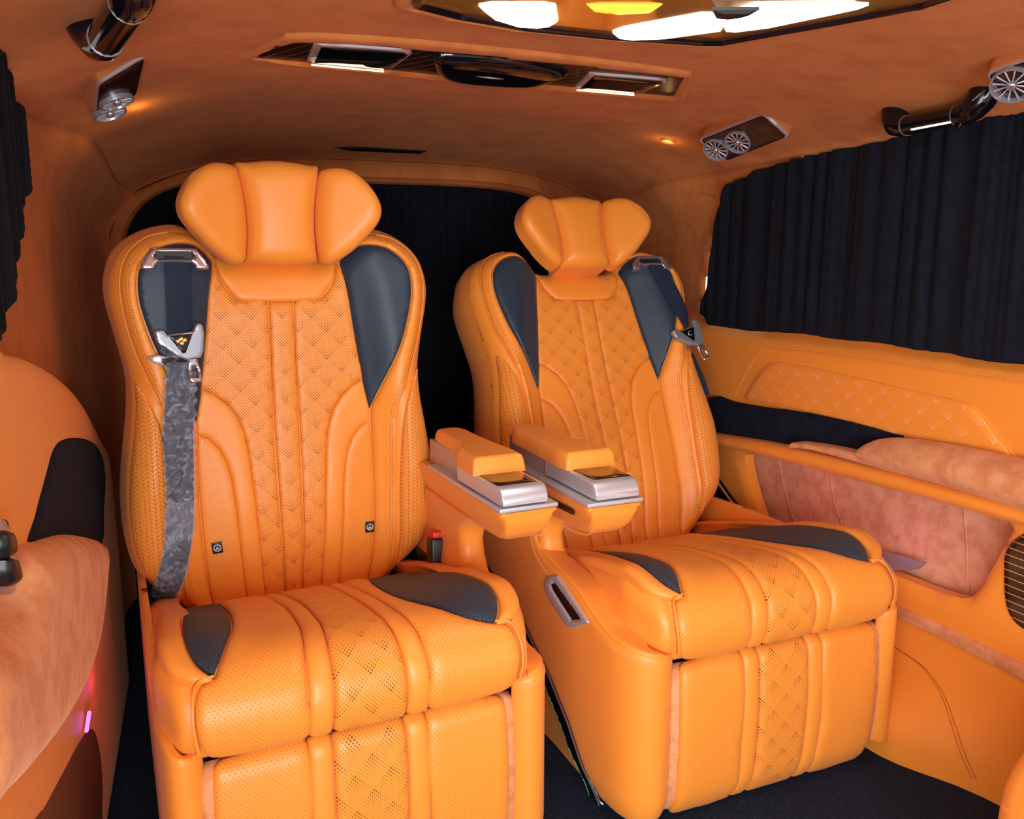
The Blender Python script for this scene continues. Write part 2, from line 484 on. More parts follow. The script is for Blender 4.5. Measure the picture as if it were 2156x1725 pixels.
# ------------------------------------------------------------------ curtains
def fold(u, v, seed, f=1.0):
    a = math.sin(u * 95 * f + 2.2 * math.sin(u * 17 + seed) + v * 1.5) + .5 * math.sin(u * 41 * f + seed * 3 + v * 4) + .35 * math.sin(u * 210 * f + 3 * math.sin(u * 30 + seed) + 2 * v)
    return a
cpx = [(1532, 388), (1520, 415), (1512, 440), (1507, 470), (1503, 520), (1495, 560), (1486, 600), (1478, 640), (1476, 660), (1492, 684), (1530, 690), (1580, 697), (1640, 700), (1700, 704), (1760, 715), (1850, 722), (1930, 737), (2000, 745), (2080, 762), (2156, 768), (2420, 812), (2520, 150), (2156, 236), (2050, 250), (1950, 276), (1850, 299), (1760, 316), (1700, 328), (1640, 345), (1600, 357), (1555, 378)]
cp = [tuple(on(*p, 0, 1.415)[1:]) for p in cpx]
o = MB().patch(cp, lambda u, v, h: (1.415 - h - .0065 * fold(u, v, 1.1) * (.45 + .55 * sstep(v, .84, .95)) * (1 if h > -.001 else 1), u, v), 'curtain', .006, .012, .003, .0065).build('curtain', angle=80)
tag(o, 'black pleated curtain over the long side window at the right', 'curtain')
o = MB()
o.patch([(-.245, .22), (1.31, .22), (1.31, 1.19), (1.26, 1.262), (1.1, 1.295), (.1, 1.295), (-.055, 1.285), (-.085, 1.262), (-.12, 1.272), (-.145, 1.24), (-.180, 1.15), (-.20, 1.08), (-.23, .97)], lambda u, v, h: (u, 2.815 - h - .010 * fold(u, v, 4.2, 1.3), v), 'curtain', .005, .012, .003, .009)
tag(o.build('curtain', angle=80), 'black pleated curtain hanging across the rear window behind the two seats', 'curtain')
cl = [(-60, 60), (0, 105), (12, 160), (20, 200), (35, 235), (40, 290), (52, 345), (50, 400), (38, 440), (30, 520), (24, 580), (10, 640), (0, 700), (-80, 760)]
cl = [tuple(on(*p, 0, -.232)[1:]) for p in cl]
o = MB().patch([(.95, 1.27)] + cl[1:-1] + [(.95, .93)], lambda u, v, h: (-.232 + h + .006 * fold(u, v, 2.5, 1.4), u, v), 'curtain', .006, .01, .003, .0075).build('curtain', angle=80)
tag(o, 'black gathered curtain at the left edge, seen almost edge-on', 'curtain')

# ------------------------------------------------------------------ roof fittings
def roof_frame(px, py):
    P = on_roof(px, py); e = .01
    n = Vector(((zroof(P[0] + e, P[1]) - zroof(P[0] - e, P[1])) / (2 * e), (zroof(P[0], P[1] + e) - zroof(P[0], P[1] - e)) / (2 * e), -1)).normalized()
    return P, n
def rmap(dz=0):              # outline in plan (X,Y), swells downwards
    return lambda u, v, h: (u, v, zroof(u, v) - h - dz)
def plan(pts, k=None): return [tuple(on_roof(*p)[:2]) for p in pts]
# light panel at the top of the picture
lp = [(860, -6), (960, 20), (1100, 45), (1300, 66), (1480, 78), (1520, 78), (1570, 68), (1750, 35), (1950, -4)]
P_ = plan(lp); back = [(p[0], p[1]) for p in P_]
x0, x1 = back[0][0], back[-1][0]; ymid = .62
ol = back + [(x1 + .02, .55), (x1 - .15, .35), (x0 + .15, .35), (x0 - .08, .62)]
t = thing('ceiling_light_panel', 'large angular light panel with white strips and orange mirror on the headliner', 'ceiling light', (0, 0, 0))
def shrink(P, f, c=None):
    P = np.array(P); c = P.mean(0) if c is None else c; return [tuple(c + (p - c) * f) for p in P]
MB().patch(shrink(ol, 1.05), rmap(.006), 'headliner', .012, .03, .012, .014, holes=[shrink(ol, .985)]).build('padded_surround', t)
MB().patch(shrink(ol, .99), rmap(.008), 'gloss', .010, .008, .008, .014, holes=[shrink(ol, .955)]).build('rim', t)
MB().patch(shrink(ol, .97), rmap(.008), 'mirror_orange', .002, .01, .002, .03).build('mirror_film', t)
for q in ([(1008, -6), (1170, -6), (1175, 25), (1150, 40), (1090, 36), (1040, 20)], [(1290, 52), (1350, 40), (1500, 12), (1530, 22), (1520, 45), (1400, 62), (1310, 66)], [(1525, 40), (1540, 12), (1590, -6), (1830, -8), (1740, 12), (1620, 38), (1530, 50)]):
    MB().patch(plan(q), rmap(.012), 'led', .004, .006, .004, .02).build('light_strip', t)
MB().patch(plan([(1235, -8), (1395, -8), (1370, 8), (1300, 12), (1250, 5)]), rmap(.011), 'led_amber', .003, .006, .004, .02).build('glow_strip', t)
MB().patch(plan([(1500, -8), (1600, -8), (1560, 4), (1510, 10)]), rmap(.018), 'black', .006, .006, .004, .02).build('centre_pod', t)
area('ceiling_panel_light', (.62, .95, 1.375), (.62, 1.05, 0), .6, .45, 2.2, (1, .95, .88))

# overhead console
t = thing('overhead_console', 'long overhead console with striped wood, two lit mirrors and a black bowl', 'overhead console')
oc = plan([(535, 118), (560, 105), (590, 88), (640, 80), (700, 82), (900, 98), (1100, 118), (1300, 140), (1440, 158), (1432, 172), (1418, 200), (1300, 190), (1000, 163), (700, 134)])
big = plan([(500, 116), (560, 88), (600, 70), (650, 68), (900, 84), (1100, 104), (1300, 128), (1455, 150), (1458, 160), (1445, 205), (1420, 210), (1200, 190), (900, 160), (640, 132)])
MB().patch(big, rmap(.003), 'headliner', .007, .012, .003, .016, holes=[oc]).build('surround', t)
MB().patch(shrink(oc, 1.01), rmap(.003), 'wood', .001, .01, .004, .03).build('veneer_panel', t)
def mirror_lamp(q, lab):
    f = MB(); c = plan(q); f.patch(c, rmap(.005), 'silver_dark', .004, .004, .006, .02).build('vanity_frame', t)
    o = MB().patch(shrink(c, .88), rmap(.010), 'gloss', .001, .004, .002, .03).build('vanity_mirror', t)
    a, b = on_roof(*q[-1]), on_roof(*q[-2]); mid = [a + (b - a) * k for k in (.06, .5, .94)]
    o2 = MB().tube([p - np.array([0, -.004, .010]) for p in mid], .0015, 'led_soft', 6).build('mirror_light', t)
mirror_lamp([(660, 84), (862, 98), (868, 104), (825, 136), (818, 139), (645, 122)], '')
mirror_lamp([(1240, 147), (1402, 161), (1406, 165), (1352, 188), (1345, 190), (1208, 178)], '')
b = MB(); c = plan([(930, 108), (1080, 120), (1190, 140), (1180, 150), (1120, 165), (1000, 160), (930, 148), (912, 120)])
b.patch(smooth(c), rmap(.005), 'gloss', .02, .04, .004, .012); b.build('bowl', t)
a, d_ = on_roof(950, 150, .02), on_roof(1110, 166, .02); MB().tube([a, (a + d_) / 2 + np.array([0, 0, -.004]), d_], .0028, 'silver', 6).build('bowl_trim', t)
area('mirror_glow', tuple(on_roof(735, 138, .02)), tuple(on_roof(735, 138, .02) + np.array([0, .1, .02])), .12, .02, .10, (1, .65, .3))

# air vents
def air_vent(pts, mid, nrm, centres, rads, label, off=.030):
    O = on_roof(*mid, off); nn = np.array(nrm, float); nn /= np.linalg.norm(nn)
    def onp(p): d = ray(*p); return CAM + d * (((O - CAM) @ nn) / (d @ nn))
    C4 = [onp(p) for p in pts]; O = sum(C4) / len(C4)
    ex = C4[1] - C4[0]; ex = ex / np.linalg.norm(ex)
    ey = np.cross(nn, ex)
    def loc(p): d = p - O; return (d @ ex, d @ ey)
    def fm(u, v, h, z0=0): return O + ex * u + ey * v + nn * (h + z0)
    t = thing('air_vent', label, 'air vent', tuple(O), group=None)
    def fl(z0): return lambda u, v, h: tuple(fm(u, v, h, z0) - O)
    q = [loc(p) for p in C4]; q = [tuple(x) for x in q]
    rq = []
    for i in range(len(q)):
        a, b_, c = np.array(q[i - 1]), np.array(q[i]), np.array(q[(i + 1) % len(q)])
        la, lc = np.linalg.norm(a - b_), np.linalg.norm(c - b_); r = .012
        p1 = b_ + (a - b_) / la * r; p2 = b_ + (c - b_) / lc * r
        for s_ in (0, .35, .65, 1): rq.append(tuple((1 - s_) ** 2 * p1 + 2 * s_ * (1 - s_) * b_ + s_ ** 2 * p2))
    MB().patch(rq, fl(.003), 'silver_dark', .006, .005, .045, .012, sidemat='headliner').build('frame', t)
    MB().patch(shrink(rq, .93), fl(.009), 'dark_wood', .001, .004, .003, .02).build('veneer_plate', t)
    for (cx, cy) in centres:
        d = ray(cx, cy); tt = ((O - CAM) @ nn) / (d @ nn); c0 = np.array(loc(CAM + d * tt)); R = rads
        def F(u, v, h, c0=c0): return tuple(fm(c0[0] + u, c0[1] + v, h) - O)
        ring = MB()
        n = 40
        prof = [(R, .008), (R, .015), (R * .98, .0175), (R * .92, .0175), (R * .87, .013), (R * .85, .006)]
        rings = [[F(r_ * math.cos(2 * PI * k / n), r_ * math.sin(2 * PI * k / n), h_) for k in range(n)] for r_, h_ in prof]
        ring.loft(rings, 'silver_buckle', caps=False); ro = ring.build('vent_ring', t, recalc=True)
        MB().patch([(R * .86 * math.cos(2 * PI * k / n), R * .86 * math.sin(2 * PI * k / n)) for k in range(n)], F, 'black', .0105, .001, 0.0, .02).build('vent_well', ro)
        bl = MB()
        for k in range(12):
            a = 2 * PI * k / 12
            for (r0, r1, w0, w1) in ((.24, .86, .0009, .0017),):
                ca, sa = math.cos(a), math.sin(a); P = []
                bl.tube([F(R * r_ * ca, R * r_ * sa, .0135) for r_ in (r0, .5, r1)], [w0, (w0 + w1) / 2, w1], 'silver', 5)
        bl.build('vent_blades', ro)
        hb = MB(); rr = [(R * .26, .012), (R * .26, .016), (R * .2, .019), (R * .1, .0205), (R * .01, .021)]
        hb.loft([[F(r_ * math.cos(2 * PI * k / 20), r_ * math.sin(2 * PI * k / 20), h_) for k in range(20)] for r_, h_ in rr], 'chrome'); hb.build('vent_hub', ro, recalc=True)
    return t
air_vent([(1470, 290), (1612, 233), (1667, 282), (1530, 337)], (1567, 285), (-.60, -.34, -.72), [(1511, 308), (1557, 292)], .0315, 'dark wood air vent plate with two round vents, left of the black grab handle')
air_vent([(2074, 150), (2230, 95), (2290, 165), (2118, 206)], (2170, 155), (-.60, -.34, -.72), [(2134, 168)], .032, 'round silver air vent on a dark plate cut off at the right edge')
air_vent([(193, 250), (201, 168), (303, 106), (284, 190)], (248, 178), (.36, -.12, -.92), [(224, 224), (238, 199)], .030, 'double round air vent in a dark plate on the shaded left side of headliner', .014)

def spot(px, py, R, label, mat):
    P, n = roof_frame(px, py); ex = Vector((1, 0, 0)); ex = (ex - n * ex.dot(n)).normalized(); ey = n.cross(ex)
    def F(r_, a, h): return tuple(ex * r_ * math.cos(a) + ey * r_ * math.sin(a) + n * h)
    t = thing('reading_light', label, 'light', tuple(P)); N = 28
    MB().loft([[F(r_, 2 * PI * k / N, h) for k in range(N)] for r_, h in ((R, -.002), (R * .98, .004), (R * .85, .006), (R * .55, .004), (R * .48, .000))], 'leather', caps=False).build('ring', t, recalc=True)
    MB().loft([[F(r_, 2 * PI * k / N, h) for k in range(N)] for r_, h in ((R * .5, .000), (R * .42, .0025), (R * .01, .003))], mat).build('lens', t, recalc=True)
    l = bpy.data.lights.new('reading_bulb', 'POINT'); l.energy = .12; l.color = (1, .6, .2); l.shadow_soft_size = .01
    o = bpy.data.objects.new('reading_bulb', l); COL.objects.link(o); o.location = Vector(P) + n * .035
spot(1407, 295, .021, 'small round lit spotlight in the headliner left of the double air vent', 'led_warm')
spot(283, 213, .021, 'small amber spotlight beside the air vent on the left of the headliner', 'led_amber')

# grab handles
def grab(pA, pB, label, drop, r, mirror=False, hook=True):
    A, nA = roof_frame(*pA); B, nB = roof_frame(*pB); A, B = Vector(A), Vector(B); n = ((nA + nB) / 2).normalized()
    t = thing('grab_handle', label, 'grab handle', tuple(A)); L = B - A
    def pt(k, h): return tuple(L * k + n * h)
    MB().tube([pt(-.02, -.004), pt(.0, drop * .45), pt(.06, drop * .85), pt(.14, drop), pt(.2, drop)], [r * 1.5, r * 1.35, r * 1.2, r * 1.1, r * 1.05], 'gloss', 14).build('foot', t, recalc=True)
    MB().tube([pt(.8, drop), pt(.88, drop * .97), pt(.95, drop * .75), pt(1.0, drop * .4), pt(1.02, -.004)], [r * 1.05, r * 1.15, r * 1.3, r * 1.4, r * 1.5], 'gloss', 14).build('foot', t, recalc=True)
    MB().tube([pt(k, drop) for k in np.linspace(.2, .8, 8)], r * 1.02, 'gloss', 14).build('grip', t, recalc=True)
    for k in (.2, .8): MB().tube([pt(k - .003, drop), pt(k + .003, drop)], r * 1.07, 'silver_buckle', 20).build('chrome_collar', t, recalc=True)
    return t, pt, n
gt, gpt, gn = grab((1888, 236), (2070, 196), 'black glossy grab handle with glowing white strip above the side curtain', .034, .0185)
MB().tube([np.array(gpt(k, .030)) + np.array(gn) * .006 + np.array([-.008, -.010, -.006]) for k in (.28, .5, .74)], .0075, 'led', 8).build('light_strip', gt, recalc=True)
MB().tube([np.array(gpt(.80, .045)), np.array(gpt(.82, .06)), np.array(gpt(.86, .06)), np.array(gpt(.87, .045))], .003, 'gloss', 8).build('coat_hook', gt, recalc=True)
gt, gpt, gn = grab((190, 50), (268, -85), 'black glossy grab handle at the top left corner of the headliner', .032, .021)
MB().tube([np.array(gpt(.3, .026)) + np.array([.012, 0, -.006]), np.array(gpt(.7, .026)) + np.array([.012, 0, -.006])], .005, 'silver', 8).build('light_strip', gt, recalc=True)

# slot lamp above the rear window
Pq = [on(*p, 1, 2.60) for p in [(706, 311), (760, 307), (900, 318), (885, 324), (740, 318)]]
o = MB().patch([(p[0], p[2]) for p in Pq], lambda u, v, h: (u, 2.60 - h - .3 * (v - Pq[0][2]), v), 'gloss', .006, .006, .03, .012).build('rear_lamp')
tag(o, 'thin black slot lamp in the shaded headliner above the rear window', 'lamp')
# soft headliner seam on both rear pillars
MB().tube([np.array(on(*p, 0, 1.43)) - np.array([.004, 0, 0]) for p in [(1395, 378), (1440, 396), (1500, 412), (1512, 415)]], .0016, 'headliner', 6).build('trim_1', kind='structure')
# ================================================================== the captain seats
PY, PZ = .65, .35            # recline pivot in the seat's own frame (x right, y back, z up)
OUTR = [(0, .304), (.10, .305), (.17, .310), (.215, .328), (.255, .362), (.290, .405), (.306, .44), (.315, .485), (.319, .53), (.319, .58), (.315, .63), (.306, .69), (.298, .74), (.294, .78), (.293, .82), (.299, .862), (.307, .905), (.315, .945), (.319, .982), (.316, 1.012), (.306, 1.045), (.288, 1.070), (.262, 1.089), (.235, 1.101), (.205, 1.108), (.178, 1.108), (.150, 1.094), (.125, 1.070), (.10, 1.058), (0, 1.056)]
OUTB = resample(smooth(OUTR + [(-p[0], p[1]) for p in OUTR[-2:0:-1]], True, 3), .012)
OUTB_in = OUTB
CTR = [(.118, 1.058), (.128, 1.02), (.137, .982), (.146, .913), (.157, .839), (.164, .79), (.174, .731), (.178, .67), (.180, .60), (.179, .523), (.176, .442), (.172, .383), (.164, .308)]
def ctr_x(wv): 
    ws = [p[1] for p in CTR][::-1]; return np.interp(wv, ws, [p[0] for p in CTR][::-1])
def depth(u, wv):
    """forward swell of the backrest face over its flat reference plane"""
    c = ctr_x(wv); a = abs(u)
    amp = np.interp(wv, [.34, .45, .60, .78, .90, 1.02, 1.1], [.020, .040, .052, .046, .040, .034, .022])
    d = amp * sstep(a, c - .012, c + .085)
    d += .012 * math.exp(-((wv - .52) / .13) ** 2) * (1 - sstep(a, .1, .2)) - .010 * (1 - sstep(wv, .34, .44))
    d += -.020 * sstep(wv, .93, 1.05) * (1 - sstep(a, .09, .15))
    return d
GS = .003; GU_, GW_ = np.arange(-.36, .3601, GS), np.arange(.28, 1.16, GS)
_g = np.stack(np.meshgrid(GU_, GW_, indexing='ij'), -1).reshape(-1, 2); DG = (distB(_g, OUTB) * np.where(inside(_g, OUTB), 1, -0.0)).reshape(len(GU_), len(GW_))
def dist_out(u, wv):
    a, b = (u + .36) / GS, (wv - .28) / GS; i = int(min(max(a, 0), len(GU_) - 2)); j = int(min(max(b, 0), len(GW_) - 2)); a -= i; b -= j
    return DG[i, j] * (1 - a) * (1 - b) + DG[i + 1, j] * a * (1 - b) + DG[i, j + 1] * (1 - a) * b + DG[i + 1, j + 1] * a * b
def D(u, wv):
    e = min(1, dist_out(u, wv) / .055)
    if not (abs(u) < .33): e = 0
    roll = .060 * (1 - math.sqrt(max(0, 1 - (1 - e) ** 2)))
    roll *= 1 - (1 - sstep(wv, .36, .46)) * (1 - sstep(abs(u), .16, .26))
    return depth(u, wv) - roll
def BK(u, wv, h): return (u, .58 - D(u, wv) - h - PY, wv - PZ)

CU = smooth([(.03, .325), (0, .340), (-.014, .375), (-.010, .415), (.014, .446), (.05, .461), (.10, .462), (.2, .447), (.3, .425), (.4, .398), (.5, .368), (.6, .335), (.66, .315)], False, 6)
LG = smooth([(.035, .330), (.008, .314), (.0, .29), (-.006, .2), (-.002, .1), (.008, .05), (.035, .012)], False, 6)
def profile(P):
    P = np.array(P); seg = np.linalg.norm(np.diff(P, axis=0), axis=1); s_ = np.concatenate([[0], np.cumsum(seg)])
    T = np.gradient(P, s_, axis=0); T /= np.linalg.norm(T, axis=1)[:, None]; Nn = np.stack([-T[:, 1], T[:, 0]], 1)
    def f(s): 
        return np.array([np.interp(s, s_, P[:, 0]), np.interp(s, s_, P[:, 1])]), np.array([np.interp(s, s_, Nn[:, 0]), np.interp(s, s_, Nn[:, 1])])
    return f, s_[-1]
cuf, CUL = profile(CU); lgf, LGL = profile(LG)
def CM(x, s, h):
    p, n = cuf(s); raise_ = .016 * sstep(abs(x), .13, .24) * sstep(s, .17, .26) * (1 - .95 * sstep(s, .34, .58)) - .004 * math.cos(x * 12) * (1 - sstep(s, .2, .3)) * 0
    q = p + n * (h + raise_); return (x, q[0], q[1])
def LM(x, s, h):
    p, n = lgf(s); n2 = -n if n[0] > 0 else n
    q = p + n * h; return (x, q[0], q[1])
# check normals point outwards (towards the viewer / up)
_p, _n = cuf(.09)
if _n[0] > 0:
    _c = cuf; cuf = lambda s: (_c(s)[0], -_c(s)[1])
_p, _n = lgf(.15)
if _n[0] > 0:
    _l = lgf; lgf = lambda s: (_l(s)[0], -_l(s)[1])

# plan curve of the base's side shell, from the nose round to the straight flank
NP = smooth([(.250, .012), (.280, -.010), (.312, -.004), (.334, .028), (.344, .085), (.347, .2), (.350, .45), (.350, .72)], False, 6)
NPL_ = smooth([(.250, .012), (.274, -.008), (.298, .000), (.314, .030), (.321, .085), (.328, .2), (.344, .34), (.350, .45), (.350, .72)], False, 6)
NPO = smooth([(.246, .012), (.272, -.006), (.290, .008), (.299, .050), (.302, .10), (.302, .2), (.302, .45), (.302, .72)], False, 6)
npf, NPL = profile(NP)
_p, _n = npf(.3)
if _n[0] < 0:
    _q = npf; npf = lambda s: (_q(s)[0], -_q(s)[1])
npf0 = npf
YOKE = [(.118, 1.046), (.112, 1.012), (.100, .990), (.088, .974), (.068, .9655), (0, .9635)]
DARK = [(.128, 1.036), (.134, 1.052), (.152, 1.070), (.172, 1.078), (.198, 1.078), (.225, 1.070), (.248, 1.052), (.262, 1.030), (.267, 1.003), (.266, .969), (.258, .930), (.245, .885), (.228, .845), (.206, .798), (.189, .758), (.1775, .730), (.1775, .730), (.1650, .788), (.158, .839), (.1475, .913), (.1385, .982)]
SW1 = [(.164, .794), (.140, .782), (.117, .761), (.099, .735), (.087, .70), (.080, .655), (.077, .61), (.073, .56), (.070, .49), (.065, .41), (.058, .308)]
SW2 = [(.1765, .703), (.155, .692), (.138, .672), (.125, .643), (.117, .605), (.112, .55), (.109, .49), (.105, .42), (.096, .308)]
SB = [(.297, .862), (.283, .828), (.263, .788), (.245, .74), (.236, .68), (.231, .60), (.229, .52), (.229, .44), (.224, .36)]

def rounded_block(lo, hi, r, n=4): pass

def side_flip(fn, m): return lambda u, v, h: (lambda p: (p[0] * m, p[1], p[2]))(fn(u, v, h))


def build_seat(loc, rz, recline, m, label):
    """m = +1: inner armrest on the seat's right (left hand seat of the picture), -1: mirrored"""
    t = thing('captain_seat', label, 'seat', loc, rz)
    # ---------------- backrest
    b = MB(); ob = smooth(OUTR + [(-p[0], p[1]) for p in OUTR[-2:0:-1]], True, 3)
    b.patch(ob, lambda u, v, h: BK(u, v, h - .005), 'leather', .001, .01, .0, .016)
    # flank: rolls back from the face edge to a rear shell
    R0 = [BK(p[0], p[1], -.005) for p in resample(ob, .012)]
    Bp = resample(ob, .012); rings = []
    cx, cz = 0, .72
    for (dy, sc) in ((0, 1), (.012, 1.012), (.03, 1.02), (.07, 1.015), (.11, .99), (.135, .95), (.145, .85)):
        rings.append([(cx + (p[0] - cx) * (1 + (sc - 1) * 1.2), .58 - PY + .060 + .005 + dy + depth(p[0], p[1]) * -1 * (1 - .7 * dy / .145), cz - PZ + (p[1] - cz) * sc) for p in Bp])
    rings[0] = [BK(p[0], p[1], -.005) for p in Bp]
    b.loft(rings, 'leather', caps=False)
    n = len(Bp); back = rings[-1]; b.add(back, [list(range(n))], 'leather')
    for sgn in (-1, 1):   # flank seam
        b.tube([(sgn * (abs(p[0]) * 1.031), .58 - PY + .060 + .045 - .8 * depth(p[0], p[1]), .72 - PZ + (p[1] - .72) * 1.02) for p in smooth([(.296, .52), (.292, .62), (.285, .70), (.275, .78), (.276, .85), (.290, .92)], False, 5)], .0016, 'leather', 5)
    back_o = b.build('backrest', t, angle=60, recalc=True)
    back_o.location = (0, PY, PZ); back_o.rotation_euler = (-recline, 0, 0)
    # centre quilt in three strips with a raised channel
    q = MB()
    CH0, CH1 = -.024, .024
    ctr_r = [(CH1 + .003, .962)] + [(.068, .9625), (.090, .972), (.103, .988), (.115, 1.010), (.121, 1.040), (.128, 1.02), (.137, .982), (.146, .913), (.157, .839), (.1635, .797)] + SW1[1:] + [(.058, .308), (CH1 - .005, .308), (CH1 - .005, .308), (CH1 + .001, .5), (CH1 + .004, .7)]
    for s_ in (1, -1): q.patch(smooth(mir(ctr_r, s_) if s_ < 0 else ctr_r, True, 2), BK, 'quilt', .0035, .008, .004, .011)
    ch = [(CH0, .963), (CH1, .963), (CH1 + .001, .7), (CH1 - .002, .5), (CH1 - .008, .308), (CH0 + .008, .308), (CH0 + .002, .5), (CH0 - .001, .7)]
    q.patch(ch, BK, 'quilt', .0055, .012, .004, .010)
    for s_ in (1, -1):
        for off in (.0045,): q.dashes([(s_ * (CH1 + off), .955), (s_ * (CH1 + off + .001), .7), (s_ * (CH1 + off - .002), .5), (s_ * (CH1 + off - .007), .36)], lambda u, v, h: BK(u, v, h + .003))
    q.build('quilted_centre', back_o)
    y = MB(); y.patch(smooth(YOKE + [(-p[0], p[1]) for p in YOKE[-2::-1]] + [(-.09, 1.056), (.09, 1.056)], True, 3), BK, 'leather', .008, .014, .004, .010); y.build('yoke_panel', back_o)
    for s_ in (1, -1):
        F = lambda P: [(p[0] * s_, p[1]) for p in P]
        # plain swoop and outer perforated swoop
        o1 = MB(); out = SW1 + [(.058, .308), (.096, .308)] + SW2[::-1] + [(.177, .73), (.1655, .785)]
        o1.patch(F(out), BK, 'leather', .006, .012, .004, .010); o1.build('swoop_panel', back_o)
        o2 = MB(); out = SW2 + [(.096, .308), (.163, .310), (.163, .310), (.172, .383), (.176, .442), (.179, .523), (.180, .60), (.179, .67)]
        o2.patch(F(out), BK, 'perf', .006, .012, .004, .010); o2.build('lower_side_panel', back_o)
        # dark insert
        dk = MB(); dk.patch(smooth(F(DARK), True, 3), BK, 'navy', .006, .010, .004, .009)
        dk.build('side_insert', back_o, label='charcoal blue perforated insert')
        # narrow stitched band beside the centre, wrapping round the dark insert
        inner = [(.182, .60), (.181, .67), (.1805, .729), (.192, .757), (.209, .798), (.231, .845), (.248, .885), (.261, .930), (.269, .969), (.270, 1.003), (.265, 1.032), (.250, 1.055), (.226, 1.073), (.198, 1.081), (.171, 1.081), (.150, 1.073), (.132, 1.056), (.126, 1.045)]
        outer = [(.122, 1.064), (.148, 1.086), (.175, 1.097), (.205, 1.099), (.236, 1.092), (.262, 1.076), (.283, 1.050), (.293, 1.018), (.295, .979), (.289, .929), (.277, .874), (.258, .82), (.240, .765), (.228, .71), (.226, .60), (.224, .52), (.223, .44), (.218, .36)]
        low = [(.167, .315), (.175, .383), (.179, .442), (.182, .523)]
        bd = MB(); bd.patch(smooth(F(inner + outer + low), True, 2), BK, 'leather', .006, .010, .004, .009)
        for off in (-.008, -.0125): 
            P = [(p[0] + off, p[1]) if p[1] < 1.03 else (p[0] + off, p[1] + off * .6) for p in outer[3:]]
            bd.dashes(smooth(F(P), False, 3), lambda u, v, h: BK(u, v, h + .0052), 'seam', .0058, .0022, .0007)
        bd.build('stitched_band', back_o)
        # outer shoulder roll and woven lower flank
        wv = MB()
        edge = [(.222, .360), (.256, .385), (.281, .412), (.297, .445), (.306, .485), (.310, .53), (.310, .58), (.306, .63), (.297, .69), (.289, .74), (.285, .78), (.284, .815)]
        wo = [(p[0], p[1]) for p in [(.226, .365), (.232, .44), (.232, .52), (.234, .60), (.239, .68), (.248, .74), (.265, .785), (.278, .812)]]
        wv.patch(smooth(F(wo + edge[::-1]), True, 2), BK, 'weave', .006, .010, .004, .009)
        wv.dashes(smooth(F([(p[0] + .005, p[1]) for p in wo]), False, 3), lambda u, v, h: BK(u, v, h + .004))
        wv.build('woven_flank', back_o)
        sh = MB()
        so = [(.268, .784), (.285, .822), (.288, .862), (.296, .905), (.304, .945), (.308, .982), (.305, 1.010), (.296, 1.040), (.280, 1.062), (.256, 1.080), (.232, 1.0915), (.205, 1.098)]
        si = [(.206, 1.1005), (.238, 1.0935), (.264, 1.0775), (.286, 1.051), (.296, 1.018), (.298, .979), (.292, .929), (.280, .874), (.261, .82), (.246, .773)]
        so2 = [(.25, .755), (.270, .792), (.286, .825), (.291, .862), (.299, .905), (.307, .945), (.311, .982), (.308, 1.012), (.299, 1.041), (.283, 1.065), (.258, 1.083), (.233, 1.095), (.207, 1.103)]
        sh.line(smooth(F(si), False, 4), lambda u, v, h: BK(u, v, h), .0014, 'leather', .0015)
        sh.build('shoulder_seam', back_o)
    # ---------------- headrest
    HC = lambda u, v, h: (u, .58 - .034 - h + 1.6 * u * u - PY, v - PZ)
    def head(u, v, h): return (u, .58 - .030 - h * 1.0 + 2.0 * u * u - .015 * math.cos((v - 1.14) * 9) - PY, v - PZ)
    h_ = MB(); co = [(-.070, 1.048), (-.060, 1.042), (0, 1.036), (.060, 1.042), (.070, 1.048), (.066, 1.10), (.069, 1.16), (.080, 1.226), (.06, 1.232), (0, 1.237), (-.06, 1.232), (-.080, 1.226), (-.069, 1.16), (-.066, 1.10)]
    h_.patch(smooth(co, True, 3), head, 'leather', .028, .034, .075, .009)
    for s_ in (1, -1): h_.dashes(smooth([(s_ * a, b_) for a, b_ in [(.060, 1.056), (.053, 1.09), (.055, 1.14), (.062, 1.19), (.068, 1.215)]], False, 4), lambda u, v, h: head(u, v, h + .0245))
    h_.loft([[(math.cos(a) * .012 + sx, .60 - PY + math.sin(a) * .008, z - PZ) for a in np.linspace(0, 2 * PI, 12, endpoint=False)] for sx in (0,) for z in (1.06, 1.09)], 'black')
    ho = h_.build('headrest', t, angle=70); ho.location = back_o.location; ho.rotation_euler = back_o.rotation_euler
    WG = [(.073, 1.048), (.068, 1.075), (.066, 1.115), (.069, 1.165), (.077, 1.212), (.087, 1.224), (.116, 1.227), (.141, 1.219), (.163, 1.200), (.180, 1.176), (.189, 1.150), (.184, 1.124), (.163, 1.096), (.137, 1.068), (.108, 1.047), (.088, 1.040)]
    for s_ in (1, -1):
        def wing(u, v, h): a = abs(u) - .066; return (s_ * (abs(u) - .10 * h), .58 - .040 - .42 * a + 2.2 * a * a * 0 - h - PY, v - PZ)
        wg = MB(); wg.patch(smooth([(s_ * a, b_) for a, b_ in WG], True, 4), wing, 'leather', .024, .030, .040, .008)
        wg.dashes(smooth([(s_ * a, b_) for a, b_ in [(.086, 1.054), (.108, 1.058), (.130, 1.077), (.153, 1.104), (.172, 1.13), (.177, 1.151), (.169, 1.174), (.154, 1.196)]], False, 4), lambda u, v, h: wing(u, v, h + .0205))
        wg.build('headrest_wing', ho, angle=70)
    # ---------------- cushion
    c = MB(); c.patch([(-.255, .012), (.255, .012), (.255, CUL - .02), (-.255, CUL - .02)], lambda x, s, h: CM(x, s, h - .006), 'leather', .004, .02, .05, .02)
    for s_ in (1, -1):
        pass
    co_ = c.build('seat_cushion', t, angle=60)
